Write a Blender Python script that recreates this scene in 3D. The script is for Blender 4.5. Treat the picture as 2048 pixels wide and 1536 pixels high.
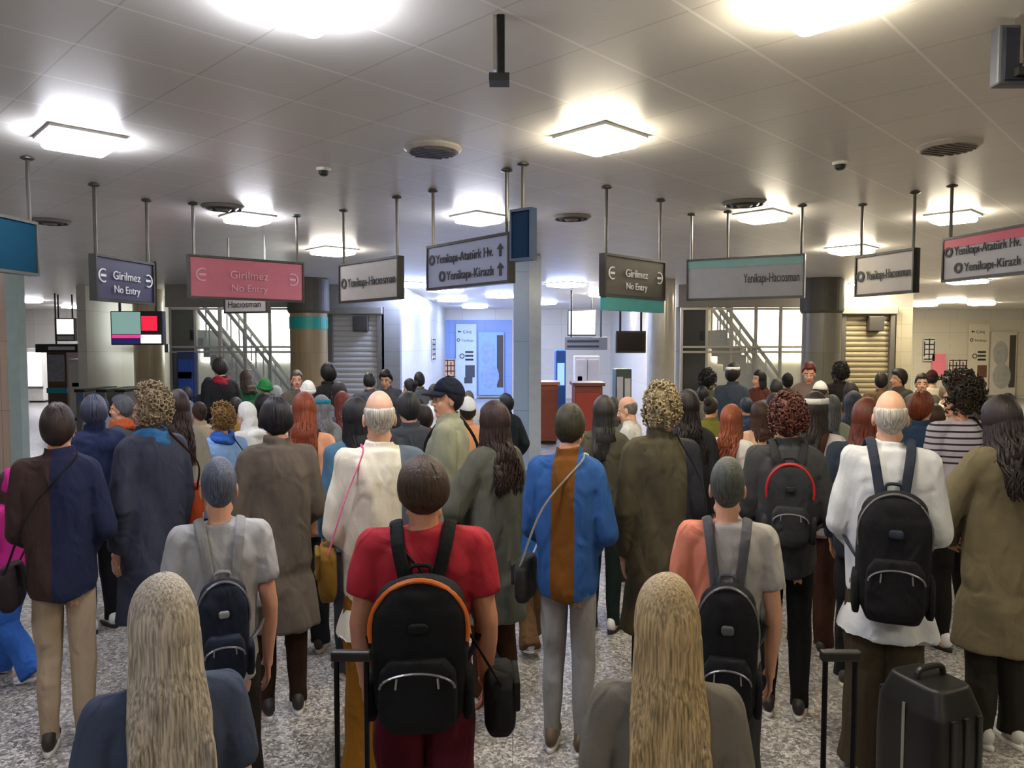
import bpy, bmesh, math, random
import numpy as np
from mathutils import Vector, Matrix, Euler

for _o in list(bpy.data.objects):
    bpy.data.objects.remove(_o)
SC = bpy.context.scene
COL = SC.collection
PI = math.pi

# ------------------------------------------------------------------ camera, world, exposure
F, CAMZ, HOR = 1480.0, 1.95, 690.0
PITCH = math.atan((768 - HOR) / F)
cam_d = bpy.data.cameras.new('camera')
cam = bpy.data.objects.new('camera', cam_d)
COL.objects.link(cam)
cam.location = (0, 0, CAMZ)
cam.rotation_euler = (PI / 2 - PITCH, 0, 0)
cam_d.sensor_width = 36
cam_d.lens = F / 2048 * 36
cam_d.clip_end = 200
SC.camera = cam
w = bpy.data.worlds.new('world')
SC.world = w
w.use_nodes = True
w.node_tree.nodes['Background'].inputs[0].default_value = (.75, .8, .9, 1)
w.node_tree.nodes['Background'].inputs[1].default_value = .05
vs = SC.view_settings
vs.view_transform = 'Standard'
vs.look = 'None'
vs.gamma = 1
vs.use_curve_mapping = False
vs.exposure = 0.0
LIGHT = 78.0            # radiance of the ceiling panels
CEIL = 3.25
SC.cycles.max_bounces = 7
SC.cycles.diffuse_bounces = 4
SC.cycles.transparent_max_bounces = 12


def P(x, y, d):
    """world point seen at photo pixel x, y whose distance ahead of the lens is d"""
    cx, cy = (x - 1024) / F, (768 - y) / F
    fy = math.cos(PITCH) + cy * math.sin(PITCH)
    fz = -math.sin(PITCH) + cy * math.cos(PITCH)
    return Vector((cx / fy * d, d, CAMZ + fz / fy * d))


def X(x, d): return P(x, HOR, d).x
def Z(y, d): return P(1024, y, d).z


# ------------------------------------------------------------------ materials
def lin(h):
    h = h.lstrip('#')
    c = [int(h[i:i + 2], 16) / 255 for i in (0, 2, 4)]
    return tuple((v / 12.92 if v <= .04045 else ((v + .055) / 1.055) ** 2.4) for v in c) + (1,)


_M = {}


class N:
    def __init__(s, name):
        s.m = bpy.data.materials.new(name)
        s.m.use_nodes = True
        s.t = s.m.node_tree
        s.b = s.t.nodes['Principled BSDF']

    def n(s, typ, **kw):
        k = s.t.nodes.new('ShaderNode' + typ)
        for a, v in kw.items():
            if a.startswith('i_'):
                q = a[2:]
                k.inputs[int(q) if q.isdigit() else q.replace('_', ' ')].default_value = v
            else:
                setattr(k, a, v)
        return k

    def l(s, a, b): s.t.links.new(a, b)

    def mixc(s, fac, a, b):
        k = s.n('Mix', data_type='RGBA')
        for sock, v in ((k.inputs[0], fac), (k.inputs[6], a), (k.inputs[7], b)):
            if hasattr(v, 'links') or hasattr(v, 'is_output'):
                s.l(v, sock)
            else:
                sock.default_value = v
        return k.outputs[2]

    def math(s, op, a, b=0.0, c=None):
        k = s.n('Math', operation=op)
        for i, v in enumerate((a, b) if c is None else (a, b, c)):
            if hasattr(v, 'is_output'):
                s.l(v, k.inputs[i])
            else:
                k.inputs[i].default_value = v
        return k.outputs[0]

    def bump(s, h, st=.3, dist=.01):
        k = s.n('Bump')
        k.inputs['Strength'].default_value = st
        k.inputs['Distance'].default_value = dist
        s.l(h, k.inputs['Height'])
        s.l(k.outputs[0], s.b.inputs['Normal'])

    def coord(s, which='Object', scale=(1, 1, 1), rot=(0, 0, 0)):
        c = s.n('TexCoord')
        mp = s.n('Mapping')
        mp.inputs['Scale'].default_value = scale
        mp.inputs['Rotation'].default_value = rot
        s.l(c.outputs[which], mp.inputs[0])
        return mp.outputs[0]


def shade(c, k): return tuple(min(1, v * k) for v in c[:3]) + (1,)


def plain(col, rough=.5, metal=0.0, var=.12, scale=9, spec=.5):
    key = ('p', col, rough, metal, var, scale)
    if key in _M: return _M[key]
    s = N('surface')
    c = lin(col)
    t = s.n('TexNoise', i_Scale=float(scale), i_Detail=4.0)
    s.l(s.coord(), t.inputs['Vector'])
    s.l(s.mixc(t.outputs[0], shade(c, 1 - var), shade(c, 1 + var)), s.b.inputs['Base Color'])
    s.b.inputs['Roughness'].default_value = rough
    s.b.inputs['Metallic'].default_value = metal
    s.b.inputs['Specular IOR Level'].default_value = spec
    _M[key] = s.m
    return s.m


def cloth(col, col2=None, pat=None, p=.05):
    key = ('c', col, col2, pat, p)
    if key in _M: return _M[key]
    s = N('cloth')
    c = lin(col)
    co = s.coord()
    t = s.n('TexNoise', i_Scale=7.0, i_Detail=5.0)
    s.l(co, t.inputs['Vector'])
    base = s.mixc(t.outputs[0], shade(c, .8), shade(c, 1.2))
    if col2:
        c2 = lin(col2)
        sp = s.n('SeparateXYZ')
        s.l(co, sp.inputs[0])
        if pat == 'stripe':
            f = s.math('GREATER_THAN', s.math('FRACT', s.math('MULTIPLY', sp.outputs[2], 1 / p)), .62)
        elif pat == 'chest':
            a = s.math('GREATER_THAN', s.math('FRACT', s.math('MULTIPLY', sp.outputs[2], 1 / p)), .7)
            f = s.math('MULTIPLY', a, s.math('GREATER_THAN', sp.outputs[2], 1.2))
        elif pat == 'check':
            a = s.math('GREATER_THAN', s.math('FRACT', s.math('MULTIPLY', sp.outputs[2], 1 / p)), .5)
            b = s.math('GREATER_THAN', s.math('FRACT', s.math('MULTIPLY', sp.outputs[0], 1 / p)), .5)
            f = s.math('ABSOLUTE', s.math('SUBTRACT', a, b))
        elif pat == 'left':
            f = s.math('LESS_THAN', sp.outputs[0], -p)
        elif pat == 'right':
            f = s.math('GREATER_THAN', sp.outputs[0], p)
        elif pat == 'centre':
            f = s.math('LESS_THAN', s.math('ABSOLUTE', sp.outputs[0]), p)
        elif pat == 'top':
            f = s.math('GREATER_THAN', sp.outputs[2], p)
        base = s.mixc(f, base, c2)
    s.l(base, s.b.inputs['Base Color'])
    s.b.inputs['Roughness'].default_value = .85
    s.b.inputs['Specular IOR Level'].default_value = .25
    fold = s.n('TexNoise', i_Scale=1.0, i_Detail=1.5, i_Distortion=1.2)
    s.l(s.coord(scale=(8, 8, 5)), fold.inputs['Vector'])
    weave = s.n('TexNoise', i_Scale=260.0, i_Detail=2.0)
    s.l(co, weave.inputs['Vector'])
    s.bump(s.math('ADD', fold.outputs[0], s.math('MULTIPLY', weave.outputs[0], .06)), .8, .03)
    _M[key] = s.m
    return s.m


def hairmat(col):
    key = ('h', col)
    if key in _M: return _M[key]
    s = N('hair')
    c = lin(col)
    t = s.n('TexNoise', i_Scale=1.0, i_Detail=4.0)
    s.l(s.coord(scale=(150, 150, 9)), t.inputs['Vector'])
    r = s.n('ValToRGB')
    r.color_ramp.elements[0].position, r.color_ramp.elements[1].position = .35, .68
    r.color_ramp.elements[0].color, r.color_ramp.elements[1].color = shade(c, .5), shade(c, 1.5)
    s.l(t.outputs[0], r.inputs[0])
    s.l(r.outputs[0], s.b.inputs['Base Color'])
    s.b.inputs['Roughness'].default_value = .5
    s.b.inputs['Specular IOR Level'].default_value = .35
    s.bump(t.outputs[0], .5, .006)
    _M[key] = s.m
    return s.m


def skinmat(col):
    key = ('s', col)
    if key in _M: return _M[key]
    s = N('skin')
    c = lin(col)
    t = s.n('TexNoise', i_Scale=22.0, i_Detail=3.0)
    s.l(s.coord(), t.inputs['Vector'])
    s.l(s.mixc(t.outputs[0], shade(c, .85), (min(1, c[0] * 1.18), c[1] * 1.05, c[2] * 1.02, 1)), s.b.inputs['Base Color'])
    s.b.inputs['Roughness'].default_value = .48
    _M[key] = s.m
    return s.m


def emit(col, st, name='light'):
    key = ('e', col, st)
    if key in _M: return _M[key]
    s = N(name)
    s.b.inputs['Base Color'].default_value = lin(col)
    s.b.inputs['Emission Color'].default_value = lin(col)
    s.b.inputs['Emission Strength'].default_value = st
    _M[key] = s.m
    return s.m


def glassmat(col='#dfe8ea', rough=.02, alpha=.22):
    key = ('g', col, alpha)
    if key in _M: return _M[key]
    s = N('glass')
    s.b.inputs['Base Color'].default_value = lin(col)
    s.b.inputs['Roughness'].default_value = rough
    s.b.inputs['Alpha'].default_value = alpha
    _M[key] = s.m
    return s.m


def ceilingmat():
    s = N('ceiling_panels')
    co = s.coord(rot=(0, 0, math.radians(44)))
    sp = s.n('SeparateXYZ')
    s.l(co, sp.inputs[0])
    T = .52
    fx = s.math('FRACT', s.math('MULTIPLY', sp.outputs[0], 1 / T))
    fy = s.math('FRACT', s.math('MULTIPLY', sp.outputs[1], 1 / T))
    ex = s.math('LESS_THAN', fx, .028)
    ey = s.math('LESS_THAN', fy, .018)
    t = s.n('TexNoise', i_Scale=.35, i_Detail=3.0)
    s.l(s.coord(), t.inputs['Vector'])
    base = s.mixc(t.outputs[0], lin('#dcd9d4'), lin('#e3dfd8'))
    wn = s.n('TexWhiteNoise', noise_dimensions='2D')
    cm = s.n('CombineXYZ')
    s.l(s.math('FLOOR', s.math('MULTIPLY', sp.outputs[0], 1 / T)), cm.inputs[0])
    s.l(s.math('FLOOR', s.math('MULTIPLY', sp.outputs[1], 1 / T)), cm.inputs[1])
    s.l(cm.outputs[0], wn.inputs[0])
    base = s.mixc(s.math('MULTIPLY', wn.outputs[0], .22), base, lin('#cbc8c3'))
    base = s.mixc(s.math('MULTIPLY', ey, .35), base, lin('#8a8680'))
    base = s.mixc(s.math('MULTIPLY', ex, .8), base, lin('#f7f5f0'))
    s.l(base, s.b.inputs['Base Color'])
    s.b.inputs['Roughness'].default_value = .38
    s.b.inputs['Specular IOR Level'].default_value = .6
    h = s.math('SUBTRACT', 1.0, s.math('MAXIMUM', ex, ey))
    s.bump(h, .4, .004)
    return s.m


def floormat():
    s = N('granite_floor')
    co = s.coord()
    v = s.n('TexVoronoi', i_Scale=62.0)
    s.l(co, v.inputs['Vector'])
    r = s.n('ValToRGB')
    e = r.color_ramp.elements
    e[0].position, e[0].color = .0, lin('#4b4948')
    e[1].position, e[1].color = 1.0, lin('#d9d6d2')
    for p_, c_ in ((.3, '#84817e'), (.55, '#a5a19d'), (.8, '#bdb9b5')):
        k = e.new(p_)
        k.color = lin(c_)
    sp = s.n('SeparateColor')
    s.l(v.outputs['Color'], sp.inputs[0])
    s.l(sp.outputs[0], r.inputs[0])
    v2 = s.n('TexVoronoi', i_Scale=150.0)
    s.l(co, v2.inputs['Vector'])
    sp2 = s.n('SeparateColor')
    s.l(v2.outputs['Color'], sp2.inputs[0])
    dark = s.math('GREATER_THAN', sp2.outputs[0], .8)
    base = s.mixc(s.math('MULTIPLY', dark, .75), r.outputs[0], lin('#3b3733'))
    n = s.n('TexNoise', i_Scale=.8, i_Detail=2.0)
    s.l(co, n.inputs['Vector'])
    base = s.mixc(s.math('MULTIPLY', n.outputs[0], .35), base, lin('#a5a09a'))
    sx = s.n('SeparateXYZ')
    s.l(co, sx.inputs[0])
    g = s.math('MAXIMUM', s.math('LESS_THAN', s.math('FRACT', s.math('MULTIPLY', sx.outputs[0], 1 / .9)), .006),
               s.math('LESS_THAN', s.math('FRACT', s.math('MULTIPLY', sx.outputs[1], 1 / .9)), .006))
    base = s.mixc(s.math('MULTIPLY', g, .5), base, lin('#4a4642'))
    s.l(base, s.b.inputs['Base Color'])
    s.b.inputs['Roughness'].default_value = .34
    return s.m


def tilemat(a, b, tw=.6, th=.3, rough=.3):
    s = N('wall_tiles')
    br = s.n('TexBrick', offset=0.0)
    br.inputs['Scale'].default_value = 1.0
    br.inputs['Brick Width'].default_value = tw
    br.inputs['Row Height'].default_value = th
    br.inputs['Mortar Size'].default_value = .004
    br.inputs['Color1'].default_value = lin(a)
    br.inputs['Color2'].default_value = lin(b)
    br.inputs['Mortar'].default_value = shade(lin(b), .55)
    c = s.n('TexCoord')
    sp = s.n('SeparateXYZ')
    s.l(c.outputs['Object'], sp.inputs[0])
    cm = s.n('CombineXYZ')
    s.l(s.math('ADD', sp.outputs[0], sp.outputs[1]), cm.inputs[0])
    s.l(sp.outputs[2], cm.inputs[1])
    s.l(cm.outputs[0], br.inputs['Vector'])
    n = s.n('TexNoise', i_Scale=3.0, i_Detail=6.0, i_Distortion=1.5)
    s.l(s.coord(), n.inputs['Vector'])
    s.l(s.mixc(s.math('MULTIPLY', n.outputs[0], .3), br.outputs[0], shade(lin(a), .7)), s.b.inputs['Base Color'])
    s.b.inputs['Roughness'].default_value = rough
    return s.m


# ------------------------------------------------------------------ geometry helpers
class G:
    def __init__(s):
        s.v, s.f, s.mi, s.k = [], [], [], 0

    def add(s, v, f, mi=0):
        v = np.asarray(v, float)
        s.v.append(v)
        for q in f:
            s.f.append([i + s.k for i in q])
            s.mi.append(mi)
        s.k += len(v)
        return s

    def verts(s): return np.concatenate(s.v) if s.v else np.zeros((0, 3))

    def mesh(s, name='part', smooth=False, slots=1):
        me = bpy.data.meshes.new(name)
        me.from_pydata(s.verts().tolist(), [], s.f)
        for _ in range(slots): me.materials.append(None)
        me.polygons.foreach_set('material_index', s.mi)
        if smooth: me.polygons.foreach_set('use_smooth', [True] * len(s.f))
        me.update()
        return me


def grid_faces(nr, nc, close=True):
    f = []
    for i in range(nr - 1):
        for j in range(nc if close else nc - 1):
            k = (j + 1) % nc
            f.append((i * nc + j, i * nc + k, (i + 1) * nc + k, (i + 1) * nc + j))
    return f


def frame_of(d):
    d = np.asarray(d, float)
    d = d / (np.linalg.norm(d) + 1e-9)
    a = np.array((0, 0, 1.)) if abs(d[2]) < .9 else np.array((1., 0, 0))
    u = np.cross(a, d)
    u /= np.linalg.norm(u)
    return u, np.cross(d, u), d


def cone(g, p0, p1, r0, r1, n=12, flat=False, mi=0):
    """tapered limb segment, rounded or flat ends"""
    p0, p1 = np.asarray(p0, float), np.asarray(p1, float)
    u, v, d = frame_of(p1 - p0)
    rings = []
    if flat:
        rings = [(p0, r0), (p1, r1)]
    else:
        for a in (-80, -50, -25): rings.append((p0 + d * r0 * math.sin(math.radians(a)), r0 * math.cos(math.radians(a))))
        rings += [(p0, r0), (p1, r1)]
        for a in (25, 50, 80): rings.append((p1 + d * r1 * math.sin(math.radians(a)), r1 * math.cos(math.radians(a))))
    th = np.arange(n) * 2 * PI / n
    V = np.concatenate([c + r * (np.cos(th)[:, None] * u + np.sin(th)[:, None] * v) for c, r in rings])
    f = grid_faces(len(rings), n)
    f.append(tuple(range(n))[::-1])
    f.append(tuple((len(rings) - 1) * n + i for i in range(n)))
    g.add(V, f, mi)


def ell(g, c, r, R=None, nu=18, nv=12, mi=0):
    th = np.arange(nu) * 2 * PI / nu
    ph = np.linspace(-PI / 2 + .06, PI / 2 - .06, nv)
    V = np.array([[math.cos(p) * math.cos(t), math.cos(p) * math.sin(t), math.sin(p)] for p in ph for t in th]) * np.asarray(r)
    if R is not None: V = V @ np.array(R).T
    V = V + np.asarray(c)
    f = grid_faces(nv, nu)
    f.append(tuple(range(nu))[::-1])
    f.append(tuple((nv - 1) * nu + i for i in range(nu)))
    g.add(V, f, mi)


def loft(g, secs, n=24, p=2.0, mi=0):
    """stack of (z, cx, cy, rx, ry) superellipse rings, capped"""
    th = np.arange(n) * 2 * PI / n
    cs, sn = np.cos(th), np.sin(th)
    ex = np.sign(cs) * np.abs(cs) ** (2 / p)
    ey = np.sign(sn) * np.abs(sn) ** (2 / p)
    V = np.concatenate([np.stack([cx + rx * ex, cy + ry * ey, np.full(n, z)], 1) for z, cx, cy, rx, ry in secs])
    f = grid_faces(len(secs), n)
    f.append(tuple(range(n))[::-1])
    f.append(tuple((len(secs) - 1) * n + i for i in range(n)))
    g.add(V, f, mi)


def tube(g, pts, rad, n=8, flat=1.0, mi=0, up=None):
    """swept strip or tube through pts; flat < 1 squashes it along its second axis"""
    pts = np.asarray(pts, float)
    m = len(pts)
    rad = np.full(m, rad) if np.isscalar(rad) else np.asarray(rad)
    T = np.gradient(pts, axis=0)
    u = None
    rings = []
    th = np.arange(n) * 2 * PI / n
    for i in range(m):
        d = T[i] / (np.linalg.norm(T[i]) + 1e-9)
        if up is not None:
            ref = np.asarray(up(pts[i]) if callable(up) else up, float)
            u_ = np.cross(d, ref)
            if np.linalg.norm(u_) > 1e-4: u = u_
        elif u is None:
            u = frame_of(d)[0]
        u = u - d * np.dot(u, d)
        u /= np.linalg.norm(u) + 1e-9
        v = np.cross(d, u)
        rings.append(pts[i] + rad[i] * (np.cos(th)[:, None] * u + flat * np.sin(th)[:, None] * v))
    f = grid_faces(m, n)
    f.append(tuple(range(n))[::-1])
    f.append(tuple((m - 1) * n + i for i in range(n)))
    g.add(np.concatenate(rings), f, mi)


def box(g, lo, hi, mi=0):
    x0, y0, z0 = lo
    x1, y1, z1 = hi
    v = [(x0, y0, z0), (x1, y0, z0), (x1, y1, z0), (x0, y1, z0), (x0, y0, z1), (x1, y0, z1), (x1, y1, z1), (x0, y1, z1)]
    g.add(v, [(3, 2, 1, 0), (4, 5, 6, 7), (0, 1, 5, 4), (1, 2, 6, 5), (2, 3, 7, 6), (3, 0, 4, 7)], mi)


def catmull(pts, k=6):
    p = np.asarray(pts, float)
    p = np.concatenate([[2 * p[0] - p[1]], p, [2 * p[-1] - p[-2]]])
    out = []
    for i in range(1, len(p) - 2):
        for t in np.arange(k) / k:
            a, b, c, d = p[i - 1:i + 3]
            out.append(.5 * (2 * b + (c - a) * t + (2 * a - 5 * b + 4 * c - d) * t * t + (3 * b - a - 3 * c + d) * t ** 3))
    out.append(p[-2])
    return np.array(out)


def tag(o, label=None, cat=None, group=None, kind=None):
    if label: o['label'] = label
    if cat: o['category'] = cat
    if group: o['group'] = group
    if kind: o['kind'] = kind
    return o


def obj(name, me, mats, parent=None, loc=None):
    if isinstance(me, G): me = me.mesh(name, slots=len(mats) if isinstance(mats, (list, tuple)) else 1)
    o = bpy.data.objects.new(name, me)
    COL.objects.link(o)
    if not isinstance(mats, (list, tuple)): mats = [mats]
    for i, m in enumerate(mats):
        if i < len(o.material_slots):
            o.material_slots[i].link = 'OBJECT'
            o.material_slots[i].material = m
    if parent is not None: o.parent = parent
    if loc is not None: o.location = loc
    return o


def empty(name, loc, rz=0.0, **kw):
    o = bpy.data.objects.new(name, None)
    o.empty_display_size = .1
    COL.objects.link(o)
    o.location = loc
    o.rotation_euler = (0, 0, rz)
    return tag(o, **kw)


def bevel(o, wd=.006, seg=2):
    b = o.modifiers.new('bevel', 'BEVEL')
    b.width = wd
    b.segments = seg
    b.limit_method = 'ANGLE'
    return o


def remesh(g, vox=.012, smooth=4, dec=.3, name='part', slots=1):
    """fuse the overlapping shapes of g into one continuous skin"""
    me = g.mesh('tmp')
    o = bpy.data.objects.new('tmp', me)
    COL.objects.link(o)
    r = o.modifiers.new('r', 'REMESH')
    r.mode = 'VOXEL'
    r.voxel_size = vox
    if smooth:
        s = o.modifiers.new('s', 'SMOOTH')
        s.factor = .5
        s.iterations = smooth
    if dec < 1:
        d = o.modifiers.new('d', 'DECIMATE')
        d.ratio = dec
    dg = bpy.context.evaluated_depsgraph_get()
    out = bpy.data.meshes.new_from_object(o.evaluated_get(dg))
    bpy.data.objects.remove(o)
    bpy.data.meshes.remove(me)
    out.name = name
    out.materials.clear()
    for _ in range(slots): out.materials.append(None)
    out.polygons.foreach_set('use_smooth', [True] * len(out.polygons))
    return out


def fold(me, amp=.008, fr=(18, 18, 9), seed=0, mask=None):
    """push the cloth in and out into soft folds"""
    n = len(me.vertices)
    v = np.empty(n * 3)
    me.vertices.foreach_get('co', v)
    v = v.reshape(-1, 3)
    nm = np.empty(n * 3)
    me.vertices.foreach_get('normal', nm)
    nm = nm.reshape(-1, 3)
    rs = np.random.RandomState(seed)
    h = np.zeros(n)
    wv = v + .03 * np.sin(v[:, [1, 2, 0]] * 11 + 1.3)
    for i in range(5):
        k = rs.uniform(-1, 1, 3) * np.array(fr) * (1 + .35 * i)
        h += np.sin(wv @ k + rs.uniform(0, 6.28)) / (1 + .4 * i)
    h = np.sign(h) * np.abs(h) ** 1.2
    if mask is not None: h = h * mask(v)
    v = v + nm * (h * amp * .4)[:, None]
    me.vertices.foreach_set('co', v.ravel())
    me.update()
    return me


# ------------------------------------------------------------------ ROOM: structure
XL, XR, YB, YF = -21.0, 21.0, 27.0, -5.0
def slab(name, lo, hi, m, kind='structure', parent=None):
    g = G()
    box(g, lo, hi)
    o = obj(name, g, m, parent)
    if parent is None and kind: o['kind'] = kind
    return o


WHITEW = tilemat('#d8d5cc', '#cfccc4', 1.2, .9, .35)
GREYW = tilemat('#aaa59a', '#a39e93', .9, .6, .35)
slab('floor', (XL, YF, -.1), (XR, YB, 0), floormat())
slab('ceiling', (XL, YF, CEIL), (XR, YB, CEIL + .15), ceilingmat())
slab('wall_back', (XL, YB, 0), (XR, YB + .2, CEIL), WHITEW)
slab('wall_left', (XL - .2, YF, 0), (XL, YB, CEIL), WHITEW)
slab('wall_right', (XR, YF, 0), (XR + .2, YB, CEIL), WHITEW)
slab('wall_front', (XL, YF - .2, 0), (XR, YF, CEIL), GREYW)

STEEL = plain('#a8a9a6', .32, .9, .06)
DARKM = plain('#2a2926', .4, .3)
BLACK = plain('#161514', .45)
CONC = plain('#8f8a80', .6)
WHITEP = plain('#dedbd2', .5)
FRAMEP = plain('#c9c8c2', .45)  # pale finish of the ceiling light frames
DAY = emit('#fff6e2', 5.5, 'daylight')


def core(xa, xb, yf, tint, tag_side, day, cx0, cx1, cs0, cs1):
    """shuttered block: glass stairwell on the left, roller shutter on the right (photo columns)"""
    A, B = X(xa, yf), X(xb, yf)
    g0, g1 = X(cx0, yf), X(cx1, yf)
    s0, s1 = X(cs0, yf), X(cs1, yf)
    ztop = Z(614, yf)
    slab('wall_%s_header' % tag_side, (A, yf, ztop), (B, yf + .25, CEIL), CONC)
    slab('wall_%s_pier' % tag_side, (g1, yf, 0), (s0, yf + .25, ztop), tint)
    slab('wall_%s_end' % tag_side, (s1, yf, 0), (B, yf + .25, ztop), tint)
    slab('wall_%s_side' % tag_side, (B - .2, yf + .25, 0), (B, YB, CEIL), WHITEW)
    Ai = X(xa, yf + 4.4) if A < 0 else A
    slab('wall_%s_inner' % tag_side, (Ai, yf + .25, 0), (Ai + .2, YB, CEIL), WHITEW)
    Gi = g1 + .05 if A < 0 else X(cx1, yf + 4.4)
    slab('wall_%s_stair' % tag_side, (Ai + .2, yf + 4.2, 0), (Gi, yf + 4.4, CEIL), WHITEW)
    slab('wall_%s_stairside' % tag_side, (Gi, yf + .25, 0), (Gi + .2, yf + 4.4, CEIL), WHITEW)
    # the lit opening at the head of the stair
    g = G()
    box(g, (X(cx0 + 62, yf + 4.15), yf + 4.12, 1.5), (min(Gi - .05, X(cx1, yf + 4.15)), yf + 4.18, 3.2))
    obj('window_%s' % ('1' if tag_side == 'left' else '2'), g, day)['kind'] = 'structure'
    return g0, g1, s0, s1, ztop


def shutter(x0, x1, y, ztop, label, col):
    t = empty('roller_shutter', ((x0 + x1) / 2, y, 0), label=label, cat='shutter', group='closed roller shutters')
    hw = (x1 - x0) / 2 - .1
    g = G()
    rows = []
    z = .02
    k = 0
    while z < ztop - .16:
        rows += [(z, 0), (z + .012, -.022), (z + .05, -.03), (z + .088, -.022), (z + .1, 0)]
        z += .112
    V = [(sx, dy + .06, zz) for zz, dy in rows for sx in (-hw, hw)]
    V += [(sx, .1, zz) for zz in (rows[0][0], rows[-1][0]) for sx in (-hw, hw)]
    n = len(rows)
    f = [(2 * i, 2 * i + 1, 2 * i + 3, 2 * i + 2) for i in range(n - 1)] + [(2 * n, 2 * n + 2, 2 * n + 3, 2 * n + 1)]
    g.add(V, f)
    obj('slat_curtain', g, plain(col, .4, .15, .05), t)
    for s in (-1, 1):
        g = G()
        box(g, (s * hw - .05, -.05, 0), (s * hw + .05, .12, ztop - .1))
        bevel(obj('guide_rail', g, plain('#77746d', .4, .6), t))
    g = G()
    box(g, (-hw - .08, -.12, ztop - .16), (hw + .08, .14, ztop))
    bevel(obj('header_box', g, plain('#8b877e', .45, .3), t), .02)
    g = G()
    box(g, (-.02, -.14, ztop - .52), (.3, .03, ztop - .2))
    bevel(obj('motor_cover', g, plain('#3a3630', .5), t), .015)
    g = G()
    box(g, (-hw, -.03, .0), (hw, .06, .06))
    obj('bottom_bar', g, STEEL, t)


def stair_glass(x0, x1, y, ztop, label, dark):
    t = empty('glass_partition', ((x0 + x1) / 2, y, 0), label=label, cat='glass partition')
    hw = (x1 - x0) / 2
    fr = plain('#b9b5aa', .35, .7, .05)
    n = 5
    for i in range(n):
        a, b = -hw + i * 2 * hw / n, -hw + (i + 1) * 2 * hw / n
        g = G()
        box(g, (a + .02, .05, .05), (b - .02, .062, ztop - .03))
        obj('glass_pane', g, glassmat('#3d4146', .08, .75) if (i == 0 and dark) else glassmat(), t)
    for i in range(n + 1):
        x = -hw + i * 2 * hw / n
        g = G()
        box(g, (x - .025, .02, 0), (x + .025, .1, ztop))
        obj('mullion', g, fr, t)
    for z in (Z(704, y), Z(694, y), ztop - .04, .05):
        g = G()
        box(g, (-hw, -.02, z - .022), (hw, .09, z + .022))
        obj('cross_rail', g, fr, t)


def escalator(x0, x1, y, label):
    """flight that climbs to the left behind the glass"""
    t = empty('escalator', ((x0 + x1) / 2, y, 0), label=label, cat='escalator')
    hw = (x1 - x0) / 2
    zt, zb = 3.0, .3
    for k, yy in enumerate((0, .55, 1.3, 1.85)):
        dz = .0 if k < 2 else .25
        g = G()
        tube(g, [(-hw, yy, zt + dz), (hw, yy, zb + dz)], .045, 8)
        obj('handrail', g, WHITEP if k % 2 else STEEL, t)
        g = G()
        v = [(-hw, yy - .02, zt + dz - .1), (hw, yy - .02, zb + dz - .1), (hw, yy - .02, zb + dz - .62), (-hw, yy - .02, zt + dz - .62)]
        v += [(a, yy + .02, c) for a, b, c in v]
        g.add(v, [(0, 1, 2, 3), (7, 6, 5, 4), (0, 4, 5, 1), (1, 5, 6, 2), (2, 6, 7, 3), (3, 7, 4, 0)])
        obj('balustrade', g, glassmat('#cfd6d4', .1, .12), t)
        for q in range(7):
            xx = -hw + (q + .5) * 2 * hw / 7
            zz = zt + (zb - zt) * (q + .5) / 7 + dz
            g = G()
            tube(g, [(xx, yy, zz), (xx, yy, zz - .75)], .018, 6)
            obj('baluster', g, STEEL, t)
    g = G()
    for q in range(14):
        xx = -hw + q * 2 * hw / 14
        zz = zt + (zb - zt) * q / 14 - .7
        box(g, (xx, 0, max(.02, zz - .25)), (xx + 2 * hw / 14, 1.85, max(.06, zz)))
    obj('steps', g, plain('#a29e95', .5), t)


YC = 16.0
TINT_L = tilemat('#8e8b84', '#86837c', .4, .3)
TINT_R = tilemat('#a8a08c', '#a0987f', .4, .3)
for side, off, day, lab, dark, dy in (('left', 0, emit('#f6fbf4', 7.0, 'daylight'), 'left', True, 0), ('right', 1024, emit('#fff0cf', 6.5, 'daylight'), 'right', True, 0)):
    g0, g1, s0, s1, zt = core(332 + off, 800 + off, YC, TINT_L if off == 0 else TINT_R, side, day, 340 + off, 588 + off, 652 + off, 768 + off)
    where = 'left of the round column with the teal ring' if off == 0 else 'right of the shiny white round column'
    stair_glass(g0, g1, YC, zt, ('bright glass stairwell front with steel rails, ' + where), dark)
    escalator(X(402 + off, YC + 1.6), X(580 + off, YC + 1.6), YC + 1.0, 'escalator flight with slanting handrails behind the %s stairwell glass' % ('greenish' if off == 0 else 'warm lit'))
    shutter(s0, s1, YC, zt, 'grey slatted roller shutter beside the teal ringed column' if off == 0 else 'beige slatted roller shutter beside the dark capped column at right', '#c2c1bc' if off == 0 else '#a39779')


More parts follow.
